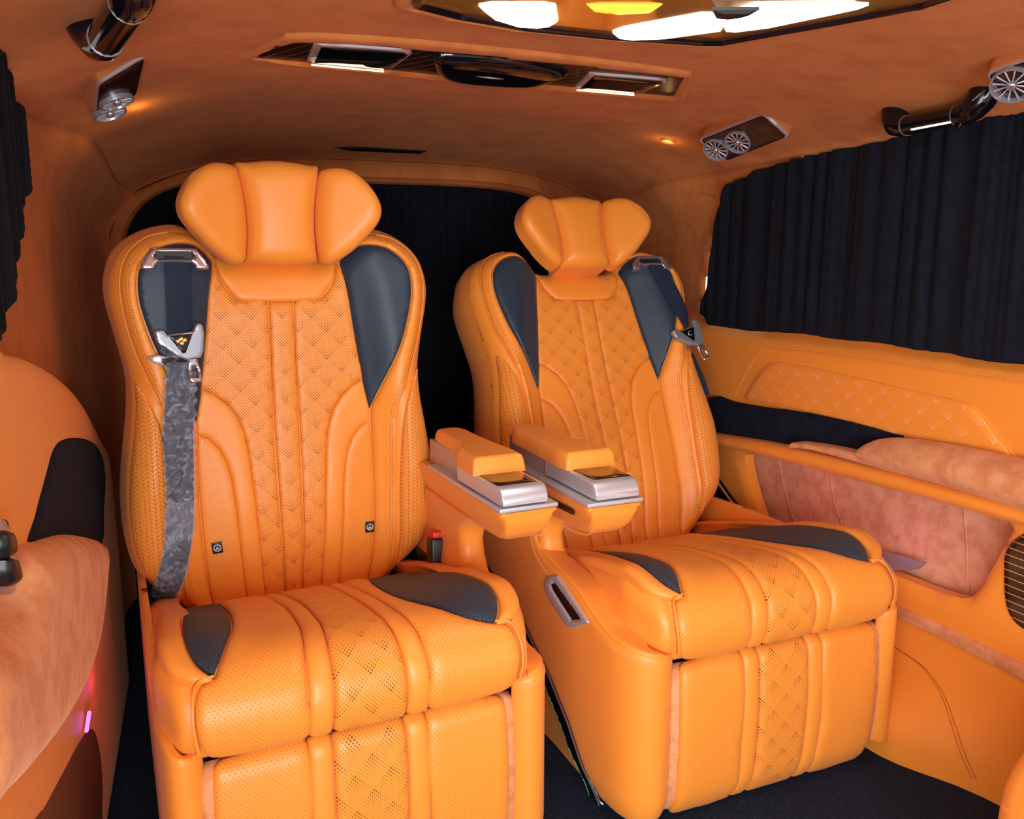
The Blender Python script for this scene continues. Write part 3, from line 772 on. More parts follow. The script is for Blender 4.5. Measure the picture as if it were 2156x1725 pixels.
    DI = [(.140, .640), (.125, .55), (.113, .46), (.108, .38), (.113, .31), (.132, .25), (.165, .196), (.195, .171), (.2215, .1585), (.2215, .1585), (.240, .185), (.251, .225), (.2515, .30), (.246, .40), (.244, .48), (.245, .56), (.240, .63)]
    DIR = DI
    for s_ in (1, -1):
        F = lambda P: [(p[0] * s_, p[1]) for p in P]
        DI = DIR if s_ > 0 else [(.164, .640), (.166, .55), (.168, .46), (.173, .38), (.180, .31), (.191, .25), (.207, .200), (.218, .176), (.2235, .162), (.2235, .162), (.240, .185), (.251, .225), (.2515, .30), (.246, .40), (.244, .48), (.245, .56), (.240, .63)]
        mid_ = [(.194, .1695), (.163, .194), (.129, .248), (.110, .31), (.105, .38), (.110, .46), (.122, .55), (.137, .640)] if s_ > 0 else [(.215, .176), (.204, .200), (.188, .25), (.177, .31), (.170, .38), (.165, .46), (.163, .55), (.161, .640)]
        pn = MB(); pl = [(.097, .030), (.20, .032), (.236, .040), (.248, .060), (.254, .10), (.250, .135), (.240, .152), (.2225, .1575)] + mid_ + [(.082, .64), (.077, .5), (.075, .40), (.080, .25), (.091, .17), (.096, .10)]
        pn.patch(smooth(F(pl), True, 2), CM, 'perf', .010, .018, .004, .011); pn.build('cushion_panel', co_)
        st = MB(); st.patch(F([(.059, .030), (.0955, .030), (.0945, .10), (.0895, .17), (.0785, .25), (.0735, .40), (.0755, .5), (.08, .64), (.052, .64), (.046, .5), (.044, .40), (.047, .25), (.0545, .17), (.058, .10)]), CM, 'leather', .0085, .012, .004, .010); st.build('cushion_strip', co_)
        dk = MB(); dk.patch(smooth(F(DI), True, 3), CM, 'navy_weave', .007, .012, .004, .010); dk.build('cushion_insert', co_, label='charcoal woven fabric insert')
        # side bolster: solid pad along the edge of the cushion
        def bolster(y, z, h):
            k = sstep(z, .36, .46)
            top = np.interp(y, [-.02, .03, .10, .20, .35, .5, .66], [.440, .458, .468, .458, .428, .388, .345])
            e = max(0, min(1, (top - z) / .035)); rnd = .022 * (1 - math.sqrt(max(0, 1 - (1 - e) ** 2)))
            nose = .020 * (1 - sstep(y, -.01, .10))
            return (s_ * (.284 + h - rnd * .6 - nose + .004 * math.sin(y * 18)), y, z)
        side = [(.012, .345), (-.004, .372), (-.001, .41), (.016, .440), (.045, .456), (.10, .468), (.20, .460), (.35, .432), (.5, .392), (.64, .350), (.65, .31), (.5, .29), (.30, .275), (.12, .290), (.05, .315)]
        sb = MB(); sb.patch(smooth(side, True, 3), bolster, 'leather', .014, .025, .035, .011)
        # top rail of the bolster, between insert and flank
        rail = [(.2225, .1545), (.243, .155), (.262, .165), (.283, .19), (.291, .24), (.290, .32), (.285, .42), (.281, .52), (.276, .63), (.246, .63), (.247, .56), (.247, .48), (.249, .40), (.2545, .30), (.254, .225), (.243, .183)]
        sb.patch(smooth(F(rail), True, 3), lambda x, s, h: CM(x, s, h + .001), 'leather', .009, .014, .02, .009)
        sb.dashes(smooth(F([(.262, .175), (.276, .20), (.281, .25), (.279, .32), (.275, .42), (.271, .52), (.267, .62)]), False, 3), lambda x, s, h: CM(x, s, h + .0085))
        # front corner piping
        sb.line(smooth(F([(.252, .055), (.2575, .10), (.254, .138), (.244, .156), (.2235, .160)]), False, 4), CM, .0022, 'leather', .006)
        sb.dashes(smooth(F([(.259, .050), (.2645, .10), (.261, .142), (.25, .160)]), False, 4), lambda x, s, h: CM(x, s, h + .004))
        sb.build('side_bolster', co_, angle=60)
    cm = MB(); cm.patch([(-.0575, .030), (.0575, .030), (.0565, .10), (.053, .17), (.0455, .25), (.0425, .40), (.0445, .5), (.050, .64), (-.050, .64), (-.0445, .5), (-.0425, .40), (-.0455, .25), (-.053, .17), (-.0565, .10)], CM, 'quilt', .0095, .014, .004, .010)
    cm.build('quilted_middle', co_)
    # ---------------- leg rest
    l = MB(); l.patch([(-.252, .012), (.252, .012), (.252, LGL - .006), (-.252, LGL - .006)], lambda x, s, h: LM(x, s, h - .006), 'suede', .004, .006, .045, .02)
    lo = l.build('leg_rest', t, angle=60)
    for s_ in (1, -1):
        F = lambda P: [(p[0] * s_, p[1]) for p in P]
        MB().patch(smooth(F([(.096, .016), (.20, .016), (.226, .022), (.234, .04), (.236, .10), (.236, .22), (.234, .30), (.230, LGL - .008), (.20, LGL - .004), (.096, LGL - .004), (.0975, .2)]), True, 2), LM, 'perf', .010, .016, .012, .011).build('leg_rest_panel', lo)
        MB().patch(F([(.0585, .014), (.0945, .014), (.096, .1), (.096, .2), (.0945, LGL - .003), (.0585, LGL - .003), (.060, .2), (.060, .1)]), LM, 'leather', .0085, .012, .012, .010).build('leg_rest_strip', lo)
    MB().patch([(-.057, .015), (.057, .015), (.0585, .1), (.0585, .2), (.057, LGL - .003), (-.057, LGL - .003), (-.0585, .2), (-.0585, .1)], LM, 'quilt', .0095, .014, .012, .010).build('leg_rest_middle', lo)
    # ---------------- base: dark mechanism, outer side shell
    bs = MB(); bs.box((-.245, .06, .03), (.245, .62, .29), 'black', .01)
    bs.box((-.27, .12, -.012), (.27, .60, .035), 'black', .005)
    bo = bs.build('seat_frame', t)
    npf = npf0
    if m > 0:
        npl, _ = profile(NPL_)
        npf = npl if npl(.3)[1][0] > 0 else (lambda s: (npl(s)[0], -npl(s)[1]))
    def shell_map(m_, scale=1.0):
        def f(q, z, h):
            if m > 0: z -= .026 * sstep(z, .20, .34) * sstep(q, .04, .20) * (1 - sstep(q, .42, .47))
            p, nn = npf(q); r = .020 * (1 - sstep(z, .01, .08)); p2 = p + nn * (h - r * .6); return (m_ * p2[0], p2[1], z)
        return f
    # inner flank with the armrest console (side m)
    SM = shell_map(m)
    io = [(.004, .035), (.0, .06), (.0, .350), (.0, .350), (.05, .362), (.10, .371), (.16, .380), (.21, .398), (.26, .420), (.33, .434), (.395, .442), (.440, .462), (.457, .50), (.448, .545), (.448, .545), (.80, .545), (.80, .40), (.75, .320), (.65, .300), (.516, .261), (.384, .196), (.294, .131), (.22, .058), (.18, .030), (.06, .028)]
    sf = MB(); sf.patch(smooth(io[:15], False, 3) + io[15:], SM, 'leather', .007, .016, .030, .012)
    for off in (.010, .0145): sf.dashes(smooth([(.01, .352 - off), (.06, .363 - off), (.11, .371 - off), (.150, .372 - off)], False, 4), lambda q, z, h: SM(q, z, h + .0065))
    for off in (.0, .005): sf.dashes(smooth([(.350 + off, .405), (.410 + off, .422), (.455 + off, .450), (.472 + off, .50), (.466 + off, .535)], False, 4), lambda q, z, h: SM(q, z, h + .0065))
    sfo = sf.build('side_console', t, angle=60)
    # top ledge closing the shell towards the cushion
    lg = MB(); 
    def ledge(q, k, h):
        p, nn = npf(q); z = np.interp(q, [0, .05, .10, .16, .21, .26, .31, .36, .40, .44, .48], [.352, .364, .373, .382, .400, .422, .434, .440, .446, .452, .46]); z -= .026 * sstep(q, .04, .20) * (1 - sstep(q, .42, .47)) if m > 0 else 0; return (m * max(.250, (p + nn * (.004 - k))[0]), (p + nn * (.004 - k))[1] + 0, z + h - k * .10)
    lg.patch([(.03, 0), (.46, 0), (.455, .030), (.42, .046), (.36, .058), (.25, .060), (.03, .055)], ledge, 'leather', .004, .012, .02, .014)
    lg.build('console_ledge', sfo)
    # front neck of the armrest console
    nk = MB(); rr = []
    for (z, y0, x0, x1, y1) in ((.40, .285, .285, .346, .62), (.425, .315, .290, .348, .62), (.45, .335, .294, .350, .60), (.48, .342, .294, .350, .58), (.51, .334, .288, .352, .56), (.535, .300, .282, .356, .54), (.556, .25, .278, .362, .53)):
        r_ = .022; P = []
        for cx_, cy_, a0 in ((x1 - r_, y0 + r_, -PI / 2), (x1 - r_, y1 - r_, 0), (x0 + r_, y1 - r_, PI / 2), (x0 + r_, y0 + r_, PI)):
            for k in range(6): a = a0 + k / 5 * PI / 2; P.append((m * (cx_ + r_ * math.cos(a)), cy_ + r_ * math.sin(a), z))
        rr.append(P)
    nk.loft(rr, 'leather'); nko = nk.build('armrest_neck', sfo, recalc=True, angle=60)
    # chrome release lever recess on the flank
    yq = lambda y: y + (.118)      # flank arc length from depth
    ho_ = [(yq(a_), b_) for a_, b_ in [(.272, .400), (.254, .415), (.221, .428), (.221, .428), (.091, .379), (.091, .379), (.118, .364), (.160, .341), (.182, .339), (.182, .339), (.268, .372)]]
    hi_ = [(yq(a_), b_) for a_, b_ in [(.248, .398), (.240, .404), (.230, .407), (.124, .374), (.124, .374), (.160, .357), (.160, .357), (.246, .390)]]
    lv = MB(); lv.patch(smooth(ho_, True, 3), lambda q, z, h: SM(q, z, h + .0085), 'silver', .003, .003, .008, .0045, holes=[smooth(hi_, True, 2)])
    lv.patch(smooth(hi_, True, 2), lambda q, z, h: SM(q, z, h + .0078), 'gloss', .0005, .004, .004, .01)
    lv.build('release_handle', sfo)
    # diagonal black trim with chrome edge and thin green light line
    tr = MB(); dg = [(.185, .012), (.220, .057), (.294, .130), (.384, .195), (.516, .260), (.650, .299), (.75, .318)]
    up = dg; dn = [(p[0] + .022, p[1] - .036) for p in dg]
    tr.patch(up + dn[::-1], lambda q, z, h: SM(q, z, h + .001), 'gloss', .004, .005, .012, .010)
    tro = tr.build('diagonal_trim', sfo)
    MB().line(up, SM, .0022, 'chrome', .007).build('chrome_edge', tro) if False else tr
    ce = MB(); ce.line(up, SM, .0020, 'chrome', .006); ce.line([(p[0] + .020, p[1] - .033) for p in dg], SM, .0006, 'led_green', .004); ce.build('chrome_edge', sfo)
    lp_ = MB(); lp_.patch([(.20, -.010), (.235, .030), (.31, .105), (.40, .170), (.53, .235), (.66, .275), (.80, .30), (.80, -.010)], lambda q, z, h: SM(q, z, h - .018), 'leather', .003, .01, .02, .02); lp_.build('lower_skirt', sfo)
    # outer flank
    npo, _ = profile(NPO)
    if npo(.3)[1][0] < 0: _np = npo; npo = lambda s: (_np(s)[0], -_np(s)[1])
    oo = [(.0, .06), (.0, .345), (.0, .345), (.04, .352), (.09, .365), (.16, .37), (.24, .385), (.34, .42), (.44, .425), (.55, .425), (.74, .415), (.74, .05), (.06, .045)]
    ob_ = MB(); S2 = lambda q, z, h: (-m * (npo(q)[0] + npo(q)[1] * (h - .012 * (1 - sstep(z, .01, .08))))[0], (npo(q)[0] + npo(q)[1] * h)[1], z)
    ob_.patch(smooth(oo[:10], False, 3) + oo[10:], S2, 'leather', .004, .012, .010, .012)
    ob_.build('outer_side_shell', t, angle=60)
    # ---------------- armrest
    a = MB(); X0, X1 = .268, .380
    def AB(y, z, h): return (m * (X1 - .010 + h), y, z)
    asd = [(.085, .630), (.088, .605), (.118, .566), (.150, .545), (.20, .532), (.30, .528), (.52, .528), (.52, .634)]
    a_rings = []
    yy = [(.090, .600, .6135), (.093, .590, .6138), (.104, .570, .614), (.124, .554, .614), (.160, .546, .614), (.24, .542, .614), (.36, .540, .614), (.52, .540, .614)]
    for i, (y_, zb, zt) in enumerate(yy):
        r_ = .014; P = []; ix = .004 if i == 0 else (.001 if i == 1 else 0)
        bx = .020 * (1 - (zb - .540) / .08)
        for cx_, cz_, a0, rr_ in ((X1 - ix - .006, zt - .006, 0, .006), (X0 + ix + .006, zt - .006, PI / 2, .006), (X0 + ix + r_ + bx, zb + r_, PI, r_), (X1 - ix - r_ - bx, zb + r_, 1.5 * PI, r_)):
            for k in range(5): g = a0 + k / 4 * PI / 2; P.append((m * (cx_ + rr_ * math.cos(g)), y_, cz_ + rr_ * math.sin(g)))
        a_rings.append(P)
    a.loft(a_rings, 'leather')
    for off in (0, .005):
        xi = m * (X1 - .016 - off)
        P = [(xi, yy[i][0] - .0015, yy[i][1] - .0015) for i in range(1, 6)]
        for i in range(len(P) - 1):
            A_, B_ = np.array(P[i]), np.array(P[i + 1]); L_ = np.linalg.norm(B_ - A_); k_ = max(1, int(L_ / .0052))
            for j in range(k_): a.tube([A_ + (B_ - A_) * j / k_, A_ + (B_ - A_) * (j + .65) / k_], .0007, 'stitch', 4)
    a.patch([(.30, .578), (.50, .578), (.50, .584), (.30, .584)] if False else smooth([(.145, .590), (.155, .585), (.26, .583), (.268, .587), (.26, .592), (.155, .596)], True, 2), lambda y, z, h: (m * (X1 + .0006 + h), y, z), 'gloss', 0, .002, .002, .01) if m < 0 else a
    ao = a.build('armrest', t, angle=55, recalc=False)
    MB().box((min(m * .286, m * .356), .30, .615), (max(m * .286, m * .356), .50, .668), 'silver_dark', .003).build('rear_cheek', ao)
    rl = MB(); rl.box((min(m * (X0 - .002), m * (X1 + .001)), .090, .6135), (max(m * (X0 - .002), m * (X1 + .001)), .46, .6215), 'silver', .002); rl.build('silver_rail', ao)
    # lid block: chrome nose with sloped front, glossy dark top
    ld = MB(); rgs = []
    for y_, z1, ix in ((.094, .636, .003), (.096, .642, .002), (.104, .652, .001), (.112, .6555, 0), (.22, .656, 0), (.30, .656, 0)):
        P = []; x0_, x1_ = X0 + .003 + ix, X1 - .016 - ix
        for cx_, cz_, a0, rr_ in ((x1_ - .004, z1 - .004, 0, .004), (x0_ + .004, z1 - .004, PI / 2, .004), (x0_ + .002, .627, PI, .002), (x1_ - .002, .627, 1.5 * PI, .002)):
            for k in range(5): g = a0 + k / 4 * PI / 2; P.append((m * (cx_ + rr_ * math.cos(g)), y_, cz_ + rr_ * math.sin(g)))
        rgs.append(P)
    ld.loft(rgs, 'silver'); ldo = ld.build('console_lid', ao, angle=40)
    MB().patch(smooth([(m * x, y_) for x, y_ in [(.276, .120), (.276, .120), (.352, .120), (.352, .120), (.356, .20), (.356, .25), (.274, .25), (.274, .20)]], True, 2), lambda u, v, h: (u, v, .6565 + h), 'screen', .0012, .004, .004, .02).build('dark_glass', ao, label='dark glossy glass plate on the silver lid')
    # pad
    pd = MB(); pdm = lambda u, v, h: (u, v, .662 + h)
    pc = [(.262, .200), (.262, .200), (.31, .196), (.368, .198), (.368, .198), (.371, .24), (.366, .30), (.362, .40), (.362, .47), (.345, .500), (.315, .500), (.293, .485), (.288, .40), (.284, .33), (.268, .300), (.264, .26)]
    pd.patch(smooth([(m * x, y_) for x, y_ in pc], True, 3), pdm, 'leather', .028, .014, .006, .006, power=2.6)
    pp = smooth([(m * x, y_) for x, y_ in [(.273, .209), (.31, .206), (.358, .208)]], False, 3)
    pd.dashes(pp, lambda u, v, h: (u, v, .662 + .0265 + h)); pd.dashes([(m * x, y_) for x, y_ in [(.273, .209), (.274, .26), (.278, .305), (.295, .335), (.298, .40), (.301, .47)]], lambda u, v, h: (u, v, .662 + .0268 + h))
    pd.build('armrest_pad', ao, angle=60)
    MB().box((min(m * .276, m * .352), .212, .652), (max(m * .276, m * .352), .31, .667), 'black', .003).build('pad_hinge', ao)
    # ---------------- belt hardware, outer shoulder (side -m)
    s_ = -m; cx_ = s_ * .200
    def plate(c, tilt, hh, yaw, pit=0.0):
        P0 = np.array(BK(c[0], c[1], hh)); cy_, sy_ = math.cos(yaw), math.sin(yaw)
        ax = np.array([cy_, sy_, 0.]); up_ = np.array([0, math.sin(pit), math.cos(pit)]); nn_ = np.cross(ax, up_)
        c_, s2 = math.cos(tilt), math.sin(tilt)
        return lambda u, v, h: tuple(P0 + ax * (u * c_ - v * s2) + up_ * (u * s2 + v * c_) + nn_ * h)
    g = MB(); G0 = plate((cx_, 1.050), 0.0, .012, s_ * -.02, .12); GU = lambda u, v, h: G0(u - cx_, v - 1.050, h)
    go = [(-.060, -.018), (-.056, -.004), (-.042, .016), (-.034, .020), (.034, .020), (.042, .016), (.056, -.004), (.060, -.018), (.046, -.021), (.034, -.018), (.030, -.008), (-.030, -.008), (-.034, -.018), (-.046, -.021)]
    g.patch(smooth([(cx_ + a_, 1.050 + b_) for a_, b_ in go], True, 2), GU, 'chrome', .005, .004, .010, .004, holes=[[(cx_ - .030, 1.051), (cx_ + .030, 1.051), (cx_ + .034, 1.056), (cx_ + .030, 1.062), (cx_ - .030, 1.062), (cx_ - .034, 1.056)]])
    g.patch([(cx_ - .031, 1.050), (cx_ + .031, 1.050), (cx_ + .033, 1.063), (cx_ - .033, 1.063)], lambda u, v, h: GU(u, v, h - .001), 'black', 0, .002, .002, .01)
    # strap path down the seatback
    if m > 0: path = [(cx_ + .005, 1.055, .023), (cx_ + .004, 1.03, .024), (cx_ + .003, .97, .024), (cx_ + .002, .90, .023)]
    else: path = [(.215, 1.055, .025), (.222, 1.02, .025), (.252, .93, .024), (.279, .865, .0225)]
    belt = thing_part('seat_belt', t, back_o)
    g.build('belt_guide', belt)
    def strap(path, hh, mat, name, par, th=.0012, ruffle=0, n=40):
        P = np.array(smooth([p[:2] for p in path], False, 12)); Wd = np.interp(np.linspace(0, 1, len(P)), np.linspace(0, 1, len(path)), [p[2] for p in path])
        T = np.gradient(P, axis=0); T /= np.linalg.norm(T, axis=1)[:, None]; Nn = np.stack([-T[:, 1], T[:, 0]], 1)
        nv = 9 if not ruffle else 15; b_ = MB(); V = []; UV = []
        for sd in (0, 1):
            for i in range(len(P)):
                for j in range(nv):
                    k = (j / (nv - 1) - .5) * 2; ww = Wd[i] * (1 + (ruffle * .10 * math.sin(i * 1.7 + k) if ruffle else 0))
                    q_ = P[i] + Nn[i] * k * ww
                    z_ = hh + sd * th + (ruffle * (.0035 * math.sin(i * .9 + 3 * math.sin(k * 2 + i * .2)) + .003 * math.sin(k * 7 + i * 1.3)) if ruffle else 0)
                    V.append(BK(q_[0], q_[1], z_)); UV.append((k * ww, i * .008))
        n1 = len(P) * nv; Fc = []
        for i in range(len(P) - 1):
            for j in range(nv - 1): f = [i * nv + j, i * nv + j + 1, (i + 1) * nv + j + 1, (i + 1) * nv + j]; Fc.append(f); Fc.append([x + n1 for x in f[::-1]])
        for i in range(len(P) - 1):
            for j in (0, nv - 1): Fc.append([i * nv + j, (i + 1) * nv + j, (i + 1) * nv + j + n1, i * nv + j + n1])
        b_.add(V, Fc, mat, UV); return b_.build(name, par)
    strap(path, .013, 'strap', 'webbing', belt)
    # buckle shield
    bc = (cx_ + .001, .893) if m > 0 else (.262, .836); tilt = 0.10 if m > 0 else .33
    BKP = plate(bc, tilt, .024, .10 if m > 0 else -.05, .05)
    def BKM(u, v, h): return BKP(u, v, h)
    bk = MB(); so_ = [(-.047, .028), (-.043, .032), (-.030, .031), (-.024, .020), (.026, .020), (.034, .034), (.042, .034), (.047, .028), (.047, .008), (.040, -.022), (.032, -.036), (.006, -.038), (-.012, -.028), (-.040, .000), (-.046, .010)]
    bk.patch([(a_ * .94, b2 * .94) for a_, b2 in so_], BKM, 'silver_buckle', .004, .0035, .010, .004)
    bko = bk.build('belt_buckle', belt)
    eb = MB(); eb.patch([(-.022, .016), (.022, .014), (.004, -.020), (-.002, -.020)], lambda u, v, h: BKM(u, v, h + .0055), 'gloss', .001, .003, .002, .006)
    if m > 0:
        for (u_, v_) in ((-.006, .004), (.0, .007), (.006, .004), (0, -.001)): eb.patch([(u_ + .0045 * math.cos(q_), v_ + .0045 * math.sin(q_)) for q_ in np.linspace(0, 2 * PI, 10, endpoint=False)], lambda u, v, h: BKM(u, v, h + .0066), 'gold', .001, .003, .001, .003)
    else: eb.tube([BKM(.006 * math.cos(q_) , .002 + .006 * math.sin(q_), .0075) for q_ in np.linspace(.8, 5.4, 14)], .0008, 'silver', 5)
    eb.build('buckle_emblem', belt)
    tg = MB(); tg.patch(smooth([(.006, -.036), (.024, -.036), (.026, -.075), (.022, -.080), (.008, -.080), (.004, -.075)], True, 2), lambda u, v, h: BKM(u, v, h - .002), 'chrome', .002, .003, .004, .005, holes=[[(.010, -.052), (.021, -.052), (.021, -.071), (.010, -.071)]])
    tg.build('belt_tongue', belt, label='chrome belt tongue')
    if m > 0:
        P = [(-.199, .875, .023), (-.206, .80, .027), (-.213, .72, .028), (-.216, .65, .027), (-.219, .58, .026), (-.228, .50, .026), (-.243, .44, .0255), (-.258, .392, .022), (-.264, .364, .017)]
        strap(P, .014, 'strap', 'lower_webbing', belt)
        strap([(p[0], p[1], p[2] * 1.12) for p in P[:6]], .021, 'plastic_film', 'plastic_sleeve', belt, .004, 1.0)
        strap([(p[0], p[1], p[2] * 1.12) for p in P[4:]], .019, 'plastic_film', 'plastic_sleeve', belt, .003, .35)
        MB().patch([(-.262, .868), (-.242, .873), (-.222, .866), (-.232, .860), (-.234, .852), (-.250, .858)], lambda u, v, h: BK(u, v, h + .022), 'silver_dark', .001, .003, .0015, .006).build('torn_tape', belt)
        strap([(-.236, .861, .0045), (-.22, .862, .004), (-.19, .858, .003)], .026, 'black', 'tape_band', belt)
    else:
        strap([(.300, .80, .016), (.318, .74, .014), (.330, .68, .010)], .004, 'strap', 'lower_webbing', belt)
        b_ = MB(); b_.patch([(.655 - PY, .33 - PZ), (.70 - PY, .33 - PZ), (.72 - PY, .47 - PZ), (.68 - PY, .47 - PZ)], lambda u, v, h: (.325 + h, u, v), 'strap', 0, .002, .003, .02); b_.build('lap_webbing', belt)
    # brand tags sewn in the seams
    if m > 0:
        for (u_, v_, an) in ((-.1535, .466, .12), (.168, .466, -.05)):
            def TG(a_, b2, h, u_=u_, v_=v_, an=an):
                c_, s2 = math.cos(an), math.sin(an); return BK(u_ + a_ * c_ - b2 * s2, v_ + a_ * s2 + b2 * c_, h + .009)
            tgm = MB(); tgm.patch([(-.010, -.012), (.010, -.012), (.010, .012), (-.010, .012)], TG, 'black', .0006, .001, .0012, .006)
            tgm.tube([TG(.0068 * math.cos(q_), .0068 * math.sin(q_), .001) for q_ in np.linspace(0, 2 * PI, 24, endpoint=False)], .0009, 'white', 5, closed=True)
            for k in (-.0022, .0004, .003): tgm.tube([TG(k - .002 + .0032 * q_, -.0045 + .009 * q_ - .002 * math.sin(q_ * PI), .001) for q_ in np.linspace(0, 1 - abs(k) * 60, 6)], [.0002, .0006, .0009, .0009, .0006, .0002], 'white', 5)
            tgm.build('sewn_tag', back_o)
        # red release buckle between cushion and armrest
        b_ = MB(); Mt = Matrix.Translation((.293, .46, .415)) @ Matrix.Rotation(math.radians(-8), 4, 'X') @ Matrix.Rotation(.06, 4, 'Y')
        b_.box((-.027, -.018, -.075), (.027, .018, .042), 'black', .006, Mt); br = b_.build('buckle_receiver', t)
        MB().box((-.022, -.013, .038), (.022, .013, .055), 'red', .003, Mt).build('red_button', br)
        MB().box((-.0035, -.0135, -.02), (.0035, -.012, .02), 'gloss', .0005, Mt)
    return t


def thing_part(name, t, like):
    o = bpy.data.objects.new(name, None); COL.objects.link(o); o.parent = t; o.empty_display_size = .02
    o.location = like.location; o.rotation_euler = like.rotation_euler
    return o


build_seat((.212, 1.233, 0), math.radians(5.4), 0.0, 1, 'upright orange leather captain seat, nearer and left, its belt wrapped in clear plastic')
build_seat((1.012, 1.261, 0), math.radians(3.5), math.radians(22.6), -1, 'reclined orange leather captain seat on the right, beside the curtained side window')
# ================================================================== right side trim
t = thing('side_trim_panel', 'orange leather side trim below the right curtain with suede armrest and pocket', 'side trim', (1.42, 1.2, 0))
TX = 1.42
def RP(pts, X=TX): return [tuple(on(*p, 0, X)[1:]) for p in pts]
def RW(X): return lambda u, v, h: (X - h - 1.42, u - 1.2, v)
def ext(P): return P
# belt panel (upper leather, rolls in under the window)
def belt(u, v, h): k = sstep(v, .80, .87); return (TX + .004 + .05 * k * k - h - 1.42 - .0, u - 1.2, v)
bp = [(.45, .60), (2.42, .60), (2.42, .872), (.45, .872)]
b = MB(); b.patch(bp, belt, 'leather', .004, .02, .02, .03)
fr = RP([(1548, 836), (1570, 788), (1590, 757), (1605, 742), (1630, 736), (1700, 742), (1850, 762), (2000, 785), (2156, 808), (2500, 862)])
b.line(fr, belt, .0018, 'leather', .003); b.dashes([(p[0], p[1] + .006) for p in fr], lambda u, v, h: belt(u, v, h + .0035))
b.build('belt_panel', t)
raised = RP([(1545, 850), (1560, 815), (1585, 770), (1605, 750), (1630, 745), (1700, 750), (1850, 770), (2000, 793), (2060, 805), (2100, 850), (2156, 910), (2300, 1080), (2200, 1060), (2100, 985), (1900, 935), (1700, 880)])
ins = RP([(1572, 840), (1585, 812), (1602, 786), (1622, 768), (1645, 766), (1740, 783), (1900, 820), (2030, 850), (2062, 868), (2100, 915), (2142, 968), (2138, 978), (2050, 965), (1900, 925), (1740, 878), (1600, 846)])
b = MB(); b.patch(smooth(ins, True, 3), lambda u, v, h: belt(u, v, h + .006), 'side_quilt', .007, .014, .012, .012)
b.build('punched_insert', t)
b = MB(); b.tube([tuple(np.array(belt(p[0], p[1], .006))) for p in smooth(ins, True, 3)], .0030, 'leather', 6, closed=True); b.build('insert_piping', t)
# velvet recess and suede arm pad
vel = RP([(1500, 836), (1550, 846), (1620, 858), (1700, 868), (1800, 888), (1890, 913), (1910, 925), (1870, 1000), (1700, 960), (1600, 945), (1500, 925)])
MB().patch(smooth(vel, True, 2), RW(1.405), 'velvet', .004, .012, .012, .02).build('velvet_recess', t)
pad = RP([(1796, 956), (1808, 938), (1832, 926), (1880, 925), (1960, 936), (2060, 955), (2156, 978), (2600, 1085), (2600, 1250), (2156, 1082), (1960, 1020), (1830, 985)], 1.36)
MB().patch(smooth(pad, True, 3), lambda u, v, h: (1.39 - h - 1.42 - .010 * sstep(v, .70, .60), u - 1.2, v), 'suede', .045, .045, .01, .012).build('armrest_pad', t)
lip = RP([(1656, 944), (1656, 944), (1657, 937), (1663, 932), (1678, 932), (1720, 938), (1800, 955), (1960, 1000), (2156, 1048), (2600, 1160), (2600, 1220), (2156, 1066), (1960, 1018), (1800, 975), (1700, 948)], 1.36)
MB().patch(smooth(lip, True, 2), lambda u, v, h: (1.37 - h - 1.42, u - 1.2, v), 'suede', .012, .010, .03, .010).build('pad_lip', t)
# rail
rail = RP([(1460, 908), (1530, 919), (1600, 930), (1700, 950), (1850, 985), (2000, 1025), (2156, 1064), (2600, 1185), (2600, 1300), (2156, 1112), (2000, 1068), (1850, 1028), (1700, 988), (1600, 962), (1530, 946), (1460, 932)], 1.37)
MB().patch(rail, lambda u, v, h: (1.385 - h - 1.42, u - 1.2, v), 'leather', .026, .028, .03, .012).build('armrest_rail', t)
# pocket frame with opening
pock = RP([(1568, 968), (1580, 958), (1620, 962), (1750, 990), (1900, 1028), (2050, 1062), (2105, 1080), (2130, 1106), (2126, 1130), (2080, 1215), (2055, 1250), (2025, 1260), (1950, 1238), (1870, 1205), (1760, 1165), (1660, 1140), (1620, 1125), (1590, 1060)])
frame = [(.45, .285), (2.1, .285), (2.13, .60), (2.12, .64), (.45, .64)]
MB().patch(frame, RW(TX), 'leather', .010, .02, .03, .02, holes=[smooth(pock, True, 2)]).build('pocket_frame', t)
MB().patch([(.5, .28), (2.15, .28), (2.15, .64), (.5, .64)], lambda u, v, h: (1.472 - h - .005 * math.sin((v - .3) * 9) - 1.42, u - 1.2, v), 'suede_pink', 0, .01, .008, .04).build('pocket_lining', t)
for q in ([(1635, 945), (1650, 1020), (1665, 1075), (1690, 1140)], [(1745, 970), (1758, 1060), (1790, 1150)], [(2030, 1060), (2036, 1140), (2040, 1245)]):
    P = [on(*p, 0, 1.466) for p in q]; MB().tube([p - np.array([1.42 + .001, 1.2, 0]) for p in resample(P, .02, False)], .0016, 'suede_pink', 5).build('lining_seam', t)
cb = RP([(1500, 1000), (1528, 1040), (1545, 1062), (1575, 1088), (1612, 1112), (1612, 1140), (1500, 1140)], 1.395)
MB().patch(cb, RW(1.40), 'velvet', .003, .006, .01, .02).build('cloth_gusset', t)
MB().tube([np.array(RW(1.395)(*p, 0)) for p in smooth(cb[:5], False, 4)], .003, 'leather', 6).build('gusset_welt', t)
